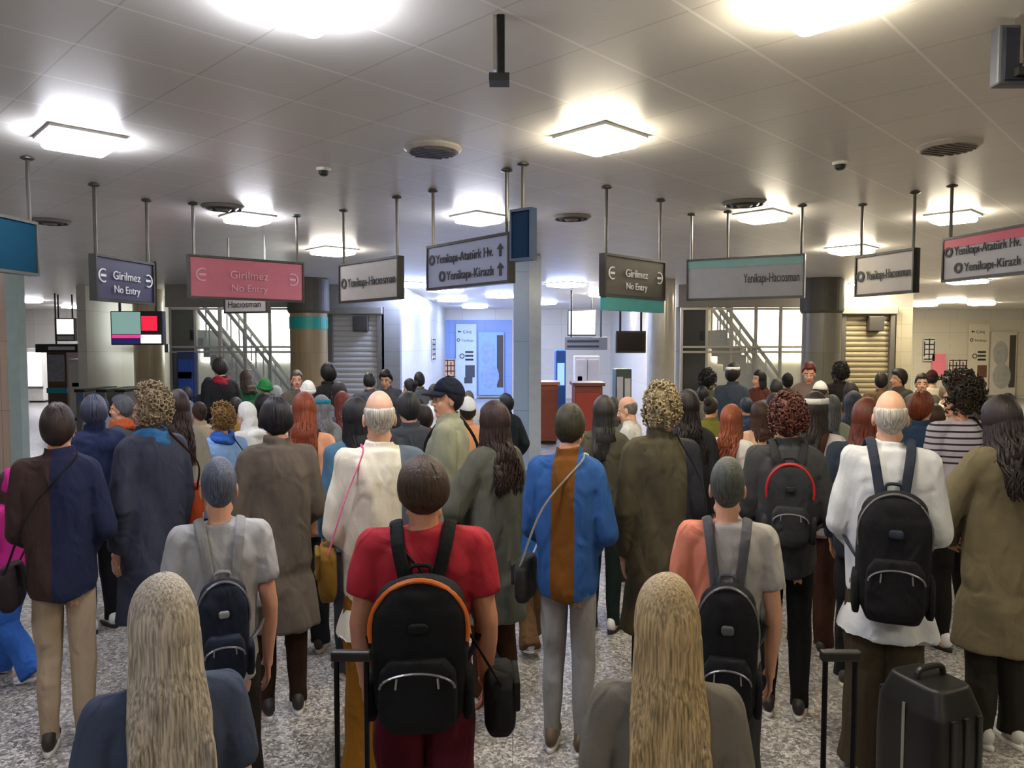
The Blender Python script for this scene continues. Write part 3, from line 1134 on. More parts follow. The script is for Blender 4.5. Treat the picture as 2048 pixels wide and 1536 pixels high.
# ------------------------------------------------------------------ PEOPLE: one body per pose, 1.75 m tall, facing +Y
HC = np.array((0, .0, 1.635))
NECK = np.array((0, -.015, 1.52))
POSES = {
    # right side: shoulder is fixed; elbow, wrist, finger direction, palm normal, curl; then the left side
    'relaxed': (((.232, -.035, 1.14), (.226, .04, .895), (.0, .25, -.97), (-1, 0, 0), .5),) * 2,
    'phone': (((.228, .0, 1.14), (.085, .25, 1.2), (-.35, .55, .75), (-.3, -.8, .5), .75), ((.232, -.035, 1.14), (.226, .04, .895), (0, .25, -.97), (-1, 0, 0), .5)),
    'both': (((.232, .0, 1.14), (.085, .25, 1.14), (-.4, .7, .5), (-.3, -.5, .8), .75),) * 2,
    'clasp': (((.25, -.02, 1.14), (.085, .2, .99), (-.8, .35, -.45), (0, -1, 0), .6),) * 2,
    'pocket': (((.275, -.08, 1.15), (.2, .06, .955), (-.1, .4, -.9), (-1, 0, 0), .4),) * 2,
    'strap': (((.245, .02, 1.15), (.13, .17, 1.33), (-.3, .2, .93), (0, -1, 0), .8), ((.232, -.035, 1.14), (.226, .04, .895), (0, .25, -.97), (-1, 0, 0), .5)),
    'walk': (((.225, -.12, 1.16), (.23, -.12, .92), (0, .3, -.95), (-1, 0, 0), .5), ((.225, .03, 1.15), (.21, .16, .94), (0, .5, -.85), (-1, 0, 0), .5)),
    'arm_out': (((.232, -.035, 1.14), (.226, .04, .895), (0, .25, -.97), (-1, 0, 0), .5), ((.3, .06, 1.17), (.19, .2, 1.0), (-.75, .5, -.3), (0, -1, 0), .6)),
    'reach': (((.26, .12, 1.24), (.24, .36, 1.22), (.0, .95, .25), (-1, 0, 0), .7), ((.232, -.035, 1.14), (.226, .04, .895), (0, .25, -.97), (-1, 0, 0), .5)),
}


def side(v, s): return np.array((v[0] * s, v[1], v[2]))


def joints(pose):
    """per side: shoulder, elbow, wrist, finger dir, palm normal, curl, hip, knee, ankle"""
    out = []
    for s, a in zip((1, -1), POSES[pose]):
        hip, knee, ank = np.array((s * .088, 0, .9)), np.array((s * .098, .012, .49)), np.array((s * .1, -.02, .085))
        if pose == 'walk':
            if s > 0: knee, ank = np.array((s * .09, .16, .5)), np.array((s * .09, .26, .09))
            else: knee, ank = np.array((s * .09, .02, .49)), np.array((s * .09, -.26, .13))
        out.append(dict(s=s, S=np.array((s * .178, -.012, 1.425)), E=side(a[0], s), W=side(a[1], s), D=side(a[2], s), P=side(a[3], s), C=a[4], H=hip, K=knee, A=ank))
    return out


def hand(g, j):
    s, W = j['s'], j['W']
    d = j['D'] / np.linalg.norm(j['D'])
    p = j['P'] - d * np.dot(j['P'], d)
    p /= np.linalg.norm(p)
    u = np.cross(d, p) * s        # towards the thumb
    if np.dot(u, (0, 1, 0)) < 0 and abs(u[1]) > .3: u = -u
    cone(g, W - d * .02, W + d * .03, .026, .027)
    for i, (o, L) in enumerate(((.033, .076), (.011, .084), (-.011, .078), (-.032, .062))):
        k = W + d * (.09 - abs(o) * .15) + u * o
        cone(g, W + d * .02 + u * o * .6, k, .0145, .0125, 8)
        q, dd = k, d + u * o * 1.6
        for seg, (fr, rr) in enumerate(((.45, .0098), (.32, .0088), (.23, .0078))):
            ang = j['C'] * (.35 + .45 * seg) + .05 * i
            dv = dd * math.cos(ang) + p * math.sin(ang)
            dv /= np.linalg.norm(dv)
            q2 = q + dv * L * fr
            cone(g, q, q2, rr, rr * .93, 8)
            q = q2
    t0 = W + d * .025 + u * .024
    t1 = t0 + (u * .75 + d * .6 + p * .25) * .042
    t2 = t1 + (u * .25 + d * .85 + p * .35) * .032
    cone(g, t0, t1, .0155, .012, 8)
    cone(g, t1, t2, .0115, .0088, 8)


def head_matrix(yaw, pitch):
    R = Matrix.Rotation(math.radians(yaw), 4, 'Z') @ Matrix.Rotation(math.radians(-pitch), 4, 'X')
    return Matrix.Translation(Vector(NECK)) @ R @ Matrix.Translation(Vector(HC - NECK))


_C = {}


def body_mesh(pose, yaw, pitch):
    key = ('body', pose, yaw, pitch)
    if key in _C: return _C[key]
    g = G()
    loft(g, [(.80, 0, -.01, .15, .1), (.86, 0, -.012, .17, .112), (.95, 0, -.01, .166, .11), (1.06, 0, 0, .142, .095), (1.16, 0, .002, .148, .1), (1.28, 0, .002, .17, .115),
             (1.37, 0, -.008, .178, .105), (1.43, 0, -.016, .155, .085), (1.47, 0, -.02, .09, .064), (1.5, 0, -.018, .06, .058)], 26, 2.3)
    cone(g, (0, -.022, 1.44), (0, -.008, 1.575), .058, .053)
    for j in joints(pose):
        s = j['s']
        cone(g, (s * .1, -.02, 1.43), j['S'], .062, .055)
        cone(g, j['S'], j['E'], .053, .041)
        m = j['E'] + (j['W'] - j['E']) * .35
        cone(g, j['E'], m, .041, .042)
        cone(g, m, j['W'], .042, .027)
        hand(g, j)
        cone(g, j['H'], j['K'], .088, .055)
        m = j['K'] + (j['A'] - j['K']) * .35 + np.array((0, -.018, 0))
        cone(g, j['K'], m, .054, .056)
        cone(g, m, j['A'], .055, .038)
        t = np.array((s * .02, .15, -.05))
        cone(g, j['A'] + np.array((0, -.035, -.045)), j['A'] + t, .036, .028)
    M = head_matrix(yaw, pitch)
    h = G()
    ell(h, (0, -.014, .022), (.077, .096, .1))
    ell(h, (0, .022, -.045), (.061, .07, .078))
    ell(h, (0, .055, -.1), (.03, .03, .022))
    cone(h, (-.045, .0, -.085), (-.012, .062, -.105), .022, .018)
    cone(h, (.045, .0, -.085), (.012, .062, -.105), .022, .018)
    cone(h, (0, .084, .012), (0, .106, -.03), .0085, .0125, 8)
    for s in (1, -1):
        ell(h, (s * .012, .094, -.034), (.011, .012, .009), nu=10, nv=8)
        ell(h, (s * .033, .066, .02), (.03, .02, .011), nu=12, nv=8)
        ell(h, (s * .036, .056, -.034), (.026, .026, .028), nu=12, nv=8)
        ell(h, (s * .08, -.01, -.012), (.011, .021, .033), Matrix.Rotation(s * .35, 3, 'Z'), nu=12, nv=10)
    ell(h, (0, .083, -.064), (.023, .012, .0065), nu=12, nv=8)
    ell(h, (0, .081, -.076), (.02, .012, .007), nu=12, nv=8)
    V = h.verts()
    A = np.array(M)
    g.add(V @ A[:3, :3].T + A[:3, 3], h.f)
    me = remesh(g, .0055, 3, .22, 'body', 3)
    # lips and brows are patches of the face's own surface
    inv = np.array(M.inverted())
    cen = np.empty(len(me.polygons) * 3)
    me.polygons.foreach_get('center', cen)
    c = cen.reshape(-1, 3) @ inv[:3, :3].T + inv[:3, 3]
    mi = np.zeros(len(c), int)
    mi[(np.abs(c[:, 0]) < .024) & (c[:, 1] > .07) & (np.abs(c[:, 2] + .07) < .0105)] = 1
    mi[(np.abs(np.abs(c[:, 0]) - .033) < .02) & (c[:, 1] > .06) & (np.abs(c[:, 2] - .024) < .0055)] = 2
    me.polygons.foreach_set('material_index', mi)
    _C[key] = me
    return me


def eye_mesh():
    if 'eye' in _C: return _C['eye']
    g = G()
    n = 14
    th = np.arange(n) * 2 * PI / n
    secs = [(a, .0125) for a in (-60, 0, 30, 58, 72, 84)]
    V = np.concatenate([np.stack([r * math.cos(math.radians(a)) * np.cos(th), np.full(n, r * math.sin(math.radians(a))), r * math.cos(math.radians(a)) * np.sin(th)], 1) for a, r in secs])
    g.add(V, grid_faces(3, n), 0)
    g.f += [[i + 2 * n for i in q] for q in grid_faces(4, n)]
    g.mi += [0] * n + [1] * n + [2] * n
    g.f.append([5 * n + i for i in range(n)])
    g.mi.append(2)
    _C['eye'] = g.mesh('eye', True, 3)
    return _C['eye']


# ---- clothing, cached per pose and cut
def sleeve(g, j, e, stop, cuff=.006, wide=0.0):
    """stop: 0..1 upper arm, 1..2 forearm"""
    S, E, W = j['S'], j['E'], j['W']
    cone(g, (j['s'] * .09, -.02, 1.435), S, .062 + e * .8, .056 + e)
    if stop <= 1:
        q = S + (E - S) * stop
        cone(g, S, S + (E - S) * .2, .056 + e, .055 + e)
        cone(g, S, q, .054 + e, .05 + e + cuff, flat=True)
    else:
        q = E + (W - E) * (stop - 1)
        cone(g, S, E, .054 + e, .044 + e)
        ell(g, E, (.046 + e,) * 3, nu=12, nv=8)
        cone(g, E, q, .043 + e, .03 + e + cuff + wide, flat=True)


def torso(g, e, hem, flare=0.0, neck=1.49, belly=0.0):
    secs = [(.80, 0, -.01, .155, .105), (.86, 0, -.012, .172, .115), (.95, 0, -.008, .166, .112), (1.06, 0, 0, .148, .102), (1.16, 0, .002, .152, .106), (1.28, 0, .002, .172, .118),
            (1.37, 0, -.008, .178, .108), (1.43, 0, -.016, .152, .087), (1.465, 0, -.02, .098, .068), (1.5, 0, -.018, .066, .062)]
    out = []
    if hem < .78:
        n = 5
        for i in range(n):
            z = hem + (.79 - hem) * i / n
            k = (1 - i / n)
            out.append((z, 0, -.008, .168 + e + flare * k, .115 + e + flare * .8 * k))
    for z, cx, cy, rx, ry in secs:
        if z >= hem - .001 and z <= neck + .02:
            b = belly * math.exp(-((z - 1.08) / .16) ** 2)
            wv = .35 if 1.0 < z < 1.2 else 0
            out.append((z, cx, cy + b * .3, rx + e * (1 + wv) + b * .5, ry + e * (1 + wv) + b * .5))
    if out[0][0] > hem + .01: out.insert(0, (hem, 0, -.01, .17 + e, .114 + e))
    loft(g, out, 28, 2.3)


def collar(g, e, z0=1.475, z1=1.535, lean=.0):
    n = 24
    th = np.arange(n) * 2 * PI / n
    r0, r1 = .066 + e, .07 + e * .8
    rings = [(z0, r0), (z1, r1), (z1 + .006, r1 - .008), (z1, r1 - .016), (z0, r0 - .018)]
    V = np.concatenate([np.stack([r * np.cos(th), r * np.sin(th) - .012, np.full(n, z) - .022 * np.maximum(0, np.sin(th))], 1) for z, r in rings])
    g.add(V, grid_faces(5, n) + [(4 * n + i, 4 * n + (i + 1) % n, (i + 1) % n, i) for i in range(n)])


def top_mesh(kind, pose):
    key = ('top', kind, pose)
    if key in _C: return _C[key]
    g = G()
    J = joints(pose)
    amp, fr, vox = .013, (20, 20, 13), .011
    if kind == 'tee':
        torso(g, .017, .86, .0)
        for j in J: sleeve(g, j, .014, .62, .012)
        amp = .013
    elif kind == 'tank':
        torso(g, .013, .86)
        amp = .006
    elif kind == 'shirt':
        torso(g, .02, .82)
        for j in J: sleeve(g, j, .015, 1.93, .004)
        collar(g, .004)
    elif kind == 'sweater':
        torso(g, .026, .87)
        for j in J: sleeve(g, j, .02, 1.95, -.004)
        collar(g, .006, 1.47, 1.5)
        amp = .015
    elif kind == 'jacket':
        torso(g, .034, .8)
        for j in J: sleeve(g, j, .026, 1.98, .006)
        collar(g, .014, 1.465, 1.55)
        amp = .02
    elif kind == 'puffer':
        torso(g, .046, .8)
        for j in J: sleeve(g, j, .036, 1.95, .0)
        collar(g, .022, 1.46, 1.57)
        amp, fr = .012, (6, 6, 55)
    elif kind == 'coat':
        torso(g, .038, .5, .05)
        for j in J: sleeve(g, j, .028, 1.98, .008)
        collar(g, .016, 1.465, 1.555)
        amp, fr = .021, (17, 17, 7)
    elif kind == 'longshirt':
        torso(g, .036, .66, .045)
        for j in J: sleeve(g, j, .02, 1.94, .006)
        collar(g, .008)
        amp = .017
    elif kind in ('hoodie', 'hood_up'):
        torso(g, .034, .85)
        for j in J: sleeve(g, j, .028, 1.96, -.004)
        if kind == 'hoodie':
            ell(g, (0, -.085, 1.475), (.115, .06, .062), Matrix.Rotation(.35, 3, 'X'))
            ell(g, (-.075, -.02, 1.49), (.035, .07, .035))
            ell(g, (.075, -.02, 1.49), (.035, .07, .035))
        else:
            ell(g, (0, -.035, 1.655), (.105, .105, .128))
            ell(g, (0, -.03, 1.54), (.095, .085, .08))
        amp = .019
    me = remesh(g, vox, 4, .4, 'top', 1)
    fold(me, amp, fr, len(kind))
    _C[key] = me
    return me


def bottom_mesh(kind, pose):
    pk = 'walk' if pose == 'walk' else 'stand'
    key = ('bot', kind, pk)
    if key in _C: return _C[key]
    g = G()
    if kind in ('skirt', 'longskirt'):
        hem = .48 if kind == 'skirt' else .14
        loft(g, [(hem, 0, 0, .235, .2), (hem + .15, 0, 0, .215, .18), (.75, 0, -.006, .192, .142), (.88, 0, -.01, .18, .125), (.97, 0, -.006, .165, .113), (1.03, 0, 0, .152, .104)], 28)
        me = fold(remesh(g, .012, 2, .5, 'bottom', 1), .016, (26, 26, 2), 3)
    else:
        e, ea, stop = {'slim': (.009, .012, .96), 'trousers': (.017, .028, .99), 'wide': (.024, .062, 1.0), 'shorts': (.022, .05, 0)}[kind]
        loft(g, [(.80, 0, -.01, .155, .105), (.87, 0, -.012, .178, .12), (.95, 0, -.01, .172, .118), (1.03, 0, 0, .156, .107)], 26, 2.3)
        for j in joints(pose):
            m = j['K'] + (j['A'] - j['K']) * .35 + np.array((0, -.012, 0))
            cone(g, j['H'], j['K'], .09 + e, .056 + e + ea * .3)
            if kind == 'shorts':
                continue
            A = j['A'] + (j['A'] - j['K']) * (.09 * stop)
            cone(g, j['K'], m, .056 + e + ea * .3, .056 + e + ea * .35)
            cone(g, m, A, .056 + e + ea * .35, .042 + e + ea, flat=True)
        me = fold(remesh(g, .011, 4, .4, 'bottom', 1), .011 if kind == 'slim' else .017, (14, 14, 12), 5)
    _C[key] = me
    return me


def shoe_meshes(boot=False):
    key = ('shoe', boot)
    if key in _C: return _C[key]
    g = G()
    ell(g, (0, -.04, -.02), (.041, .055, .05))
    cone(g, (0, -.01, -.025), (0, .13, -.045), .043, .034)
    ell(g, (0, .14, -.048), (.045, .058, .03))
    ell(g, (0, -.01, .01), (.044, .06, .035))
    if boot: cone(g, (0, -.01, -.02), (0, -.005, .13), .052, .058, flat=True)
    V = g.verts()
    V[:, 2] = np.maximum(V[:, 2], -.074)
    g.v = [V]
    up = remesh(g, .008, 3, .5, 'upper', 1)
    s = G()
    n = 24
    th = np.arange(n) * 2 * PI / n
    xs = np.cos(th) * (.047 + .006 * np.sin(th))
    ys = np.sin(th) * .146 + .05
    rings = [(-.085, .96), (-.08, 1.02), (-.062, 1.02), (-.058, .95)]
    s.add(np.concatenate([np.stack([xs * k, (ys - .05) * k + .05, np.full(n, z)], 1) for z, k in rings]), grid_faces(4, n) + [tuple(range(n))[::-1], tuple(3 * n + i for i in range(n))])
    _C[key] = (up, s.mesh('sole', True, 1))
    return _C[key]


# ---- hair, cached per style, in head space
def scalp(front=.07, sidez=-.02, back=-.08, th=.016, noise=.004, seed=0, back_th=None, nr=14, n=44, bald=None, fr=45):
    """closed shell that follows the skull above the hairline"""
    c, r = np.array((0, -.014, .022)), np.array((.077, .096, .1))
    ph = np.arange(n) * 2 * PI / n + PI / 2
    fy = np.sin(ph)           # 1 front, -1 back
    zl = np.where(fy > 0, sidez + (front - sidez) * np.clip(fy, 0, 1) ** .6 * 1.0, sidez + (back - sidez) * (-np.clip(fy, -1, 0)) ** .8)
    zl = np.where((fy > .35), front * np.clip((fy - .1) / .6, 0, 1) ** .5 + sidez * (1 - np.clip((fy - .1) / .6, 0, 1) ** .5), zl)
    a_lo = np.arcsin(np.clip((zl - c[2]) / r[2], -.98, .98))
    a_hi = np.full(n, PI / 2 - .03) if bald is None else np.maximum(a_lo + .12, bald)
    rows_o, rows_i = [], []
    rs = np.random.RandomState(seed)
    K = rs.uniform(-1, 1, (6, 3)) * fr
    o = rs.uniform(0, 6.28, 6)
    for i in range(nr):
        t = i / (nr - 1)
        a = a_lo + (a_hi - a_lo) * t
        d = np.stack([np.cos(a) * np.cos(ph), np.cos(a) * np.sin(ph), np.sin(a)], 1)
        th_ = th if back_th is None else th + (back_th - th) * np.clip(-fy, 0, 1)
        edge = min(1, t / .16) ** .5 * (1 if bald is None else min(1, (1 - t) / .16) ** .5)
        base = c + d * r
        nz = sum(np.sin(base @ K[q] + o[q]) for q in range(6)) / 3
        rows_o.append(base + d * (.001 + (th_ * edge + noise * nz * edge))[:, None] if np.ndim(th_) else base + d * (.001 + th_ * edge + noise * nz * edge)[:, None])
        rows_i.append(c + d * (r - .012))
    V = np.concatenate(rows_o + rows_i[::-1])
    m = 2 * nr
    f = grid_faces(m, n)
    f += [((m - 1) * n + j, (m - 1) * n + (j + 1) % n, (j + 1) % n, j) for j in range(n)]
    if bald is not None:            # the ring of hair stops at the temples
        fr_ = np.tile(np.clip((fy - .05) / .25, 0, 1), m)[:, None]
        V = c + (V - c) * (1 - .12 * fr_)
    g = G()
    g.add(V, f)
    return g


def locks(g, N, length, seed, wave=0.0, wfreq=30, width=.011, spread=1.0, front_free=.55, drop_y=-.06, taper=.3, base_r=1.06, tuck=False):
    """strands that start on the scalp, follow the skull and hang"""
    rs = np.random.RandomState(seed)
    c, r = np.array((0, -.014, .022)), np.array((.077, .096, .1)) * base_r
    for i in range(N):
        phi = rs.uniform(-PI, PI)                     # 0 = back
        phi = phi * (.95 if tuck else .64)
        ax, ay = math.sin(phi), -math.cos(phi)
        a0 = rs.uniform(.35, 1.35)
        pts = []
        for a in np.linspace(a0, -.25 + (.8 * min(1, max(0, (ay + .25))) if tuck else 0), 7):
            pts.append(c + r * np.array((math.cos(a) * ax, math.cos(a) * ay, math.sin(a))))
        if tuck:
            tip = pts[-1] * np.array((.93, .93, 1)) - np.array((0, 0, (.02 + length * rs.uniform(.3, 1)) * (.3 if ay > 0 else 1)))
            P_ = catmull(pts + [tip], 2)
            tube(g, P_, width * (1 - .75 * np.linspace(0, 1, len(P_)) ** 3), 5, .45, up=lambda p_: (p_[0], p_[1] + .02, 0.02))
            continue
        q = pts[-1].copy()
        L = length * rs.uniform(.8, 1.05)
        out = np.array((ax, ay * .5 if ay > 0 else ay, 0))
        m = 9
        w0 = rs.uniform(0, 6.28)
        for k in range(1, m + 1):
            t = k / m
            z = q[2] - L * t
            tgt = np.array((q[0] * (1 + .25 * spread * t) , min(q[1], .03) - .01 * t + (.0 if z > -.12 else -.02), z))
            if z < -.14 and tgt[1] > -.15: tgt[1] = tgt[1] + (-.155 - tgt[1]) * min(1, (-.14 - z) / .12) if ay < .35 else tgt[1] + .06 * min(1, (-.14 - z) / .12)
            tgt = tgt + np.array((math.sin(w0 + z * wfreq), math.cos(w0 * 1.7 + z * wfreq), 0)) * wave * min(1, t * 2)
            pts.append(tgt)
        P_ = catmull(pts, 2)
        T = np.linspace(0, 1, len(P_))
        rad = width * (1 - T ** 3 * (1 - taper)) * np.minimum(1, .5 + T * 4)
        tube(g, P_, rad, 5, .45, up=lambda p_: (p_[0], p_[1] + .02, 0.02))
    return g


def drape(g, L, wx=.088, wy=.05, y0=-.05):
    """solid back of long hair below the skull"""
    secs = [(-L, 0, -.15, wx * .7, .014), (-L * .8, 0, -.15, wx * .95, .022), (-L * .55, 0, -.146, wx * 1.05, .03), (-.2, 0, -.118, wx * 1.08, .04), (-.1, 0, -.06, wx * .98, wy * 1.1), (0, 0, y0, wx * .92, wy * 1.15), (.06, 0, -.04, wx * .8, wy)]
    secs = [q for q in secs if q[0] <= -.2 or q[0] > -.2]
    secs = sorted([q for q in secs if q[0] >= -L - 1e-6], key=lambda q: q[0])
    loft(g, secs, 22)


def hair_mesh(style):
    key = ('hair', style)
    if key in _C: return _C[key]
    if style == 'crop': me = scalp(.072, -.03, -.085, .007, .0012, 1).mesh('hair', True)
    elif style == 'short': 
        g = scalp(.066, -.025, -.085, .02, .005, 2, .016)
        locks(g, 70, .012, 4, .004, 60, .008, front_free=.2, base_r=1.15, tuck=True)
        me = g.mesh('hair', True)
    elif style == 'thick':
        g = scalp(.058, -.02, -.09, .032, .006, 3, .026)
        locks(g, 90, .03, 5, .006, 50, .009, front_free=.2, base_r=1.24, tuck=True)
        me = g.mesh('hair', True)
    elif style in ('curly', 'afro'):
        g = scalp(.062, -.03, -.085, .02 if style == 'curly' else .045, .004, 3)
        rs = np.random.RandomState(7)
        for i in range(260 if style == 'curly' else 330):
            d = rs.normal(size=3)
            d /= np.linalg.norm(d)
            if d[1] > .25 and d[2] < .55: continue
            if d[2] < -.62: continue
            R_ = np.array((.077, .096, .1)) + (.018 if style == 'curly' else .05)
            c_ = np.array((0, -.014, .022)) + d * R_ * rs.uniform(.96, 1.08)
            s_ = rs.uniform(.009, .016)
            u, v, w_ = frame_of(d)
            th = np.linspace(0, 4.6 * PI / 2 + rs.uniform(0, 2), 9)
            tube(g, np.array([c_ + s_ * (np.cos(a) * u + np.sin(a) * v) + d * .004 * k for k, a in enumerate(th)]), .005, 5)
        me = g.mesh('hair', True)
    elif style == 'fringe':
        me = scalp(.0, -.02, -.075, .005, .001, 5, bald=.25).mesh('hair', True)
    elif style in ('bun', 'topbun'):
        g = scalp(.066, -.02, -.075, .013, .002, 6)
        c_ = (0, -.125, .06) if style == 'bun' else (0, -.05, .15)
        ell(g, c_, (.045, .04, .042))
        rs = np.random.RandomState(2)
        for i in range(26):
            th = np.linspace(0, 5, 8) + rs.uniform(0, 6)
            ax = rs.normal(size=3)
            u, v, w_ = frame_of(ax)
            tube(g, np.array([np.array(c_) + .046 * (np.cos(a) * u + np.sin(a) * v) for a in th]), .006, 5)
        locks(g, 60, .0, 8, 0, 30, .007, front_free=.3, base_r=1.1, tuck=True)
        me = g.mesh('hair', True)
    elif style == 'ponytail':
        g = scalp(.066, -.02, -.075, .013, .002, 6)
        locks(g, 60, .0, 8, 0, 30, .007, front_free=.3, base_r=1.1, tuck=True)
        rs = np.random.RandomState(3)
        for i in range(40):
            o = rs.normal(size=3) * np.array((.016, .012, .01))
            e_ = rs.normal(size=3) * np.array((.03, .015, .02))
            P_ = catmull([np.array((0, -.1, .06)) + o * .5, np.array((0, -.15, .07)) + o, np.array((0, -.165, 0)) + o * 1.5, np.array((0, -.15, -.12)) + o * 1.5 + e_ * .4, np.array((0, -.14, -.3)) + e_], 4)
            tube(g, P_, .008 * (1 - .7 * np.linspace(0, 1, len(P_)) ** 2), 5, .5)
        me = g.mesh('hair', True)
    else:
        cfg = {'bob': (.16, .0, 20, 130), 'long': (.36, .004, 22, 170), 'wavy': (.38, .018, 34, 170), 'xlong': (.66, .007, 20, 330), 'ringlets': (.34, .016, 70, 210), 'lob': (.22, .006, 26, 150)}[style]
        L, wv, wf, N_ = cfg
        g = scalp(.06, -.03, -.06, .022 if style != 'xlong' else .03, .003, 4)
        if L > .2: drape(g, L * .92, .085 if style != 'xlong' else .115)
        locks(g, N_, L, 11, wv, wf, .012 if style != 'ringlets' else .009, 1.0 if style != 'xlong' else 1.5, .62, base_r=1.2 if style != 'xlong' else 1.27)
        me = g.mesh('hair', True)
    _C[key] = me
    return me


def headwear_mesh(kind):
    key = ('wear', kind)
    if key in _C: return _C[key]
    if kind == 'cap':
        g = scalp(.045, .02, .0, .024, .001, 9)
        n = 14
        V = []
        for z_, k in ((.058, 1), (.05, 1)):
            for r_ in (0, 1):
                for t in np.linspace(-1, 1, n):
                    a = t * 1.15
                    x = math.sin(a) * (.094 if r_ == 0 else .1)
                    y = -.014 + math.cos(a) * (.112 if r_ == 0 else .2)
                    V.append((x, y, z_ - (.02 if r_ else 0) - .012 * t * t))
        f = [(i, i + 1, n + i + 1, n + i) for i in range(n - 1)] + [(2 * n + i, 3 * n + i, 3 * n + i + 1, 2 * n + i + 1) for i in range(n - 1)]
        f += [(n + i, n + i + 1, 3 * n + i + 1, 3 * n + i) for i in range(n - 1)] + [(i, 2 * n + i, 2 * n + i + 1, i + 1) for i in range(n - 1)]
        f += [(0, n, 3 * n, 2 * n), (n - 1, 3 * n - 1, 4 * n - 1, 2 * n - 1)]
        g.add(V, f)
        ell(g, (0, -.014, .15), (.01, .01, .006), nu=10, nv=6)
        me = g.mesh('cap', True)
    elif kind == 'beanie':
        g = scalp(.035, .0, -.03, .026, .002, 10, fr=20)
        n = 40
        th = np.arange(n) * 2 * PI / n
        V = []
        for k, (dr, dz) in enumerate(((.024, -.006), (.036, .0), (.037, .03), (.028, .037))):
            V.append(np.stack([(.077 + dr) * np.cos(th), -.014 + (.096 + dr) * np.sin(th), .012 + dz + .022 * np.sin(th)], 1))
        g.add(np.concatenate(V), grid_faces(4, n) + [(3 * n + j, 3 * n + (j + 1) % n, (j + 1) % n, j) for j in range(n)])
        me = g.mesh('beanie', True)
    elif kind == 'scarf':           # head scarf round hair and neck, face left open
        g = G()
        ell(g, (0, -.025, .026), (.094, .1, .116))
        ell(g, (0, -.035, -.06), (.085, .085, .09))
        cone(g, (0, -.01, -.1), (0, -.005, -.2), .085, .12, 18)
        ell(g, (0, -.05, -.2), (.16, .1, .06))
        me = fold(remesh(g, .01, 3, .5, 'head_scarf', 1), .007, (26, 26, 14), 4)
    elif kind == 'headband':
        g = G()
        n = 36
        th = np.arange(n) * 2 * PI / n
        V = [np.stack([(.077 + dr) * np.cos(th), -.014 + (.096 + dr) * np.sin(th), .075 + dz + .0 * th], 1) * np.array((.93, .93, 1)) for dr, dz in ((.016, -.018), (.03, -.015), (.027, .02), (.012, .022))]
        g.add(np.concatenate(V), grid_faces(4, n) + [(3 * n + j, 3 * n + (j + 1) % n, (j + 1) % n, j) for j in range(n)])
        me = g.mesh('headband', True)
    _C[key] = me
    return me


def neck_scarf_mesh():
    if 'nscarf' in _C: return _C['nscarf']
    g = G()
    for z, r, t in ((1.47, .098, .034), (1.515, .086, .03)):
        th = np.linspace(0, 2 * PI, 22)
        tube(g, np.stack([r * np.cos(th), r * np.sin(th) - .008, z + .012 * np.sin(th * 2)], 1), t, 8)
    cone(g, (.03, .1, 1.46), (.05, .15, 1.2), .035, .045, flat=True)
    _C['nscarf'] = fold(remesh(g, .009, 2, .5, 'neck_scarf', 1), .008, (30, 30, 30), 2)
    return _C['nscarf']


SKIN = ['#c99a7e', '#b98567', '#d6ab90', '#a9775a', '#c08c6c']
PEOPLE = []


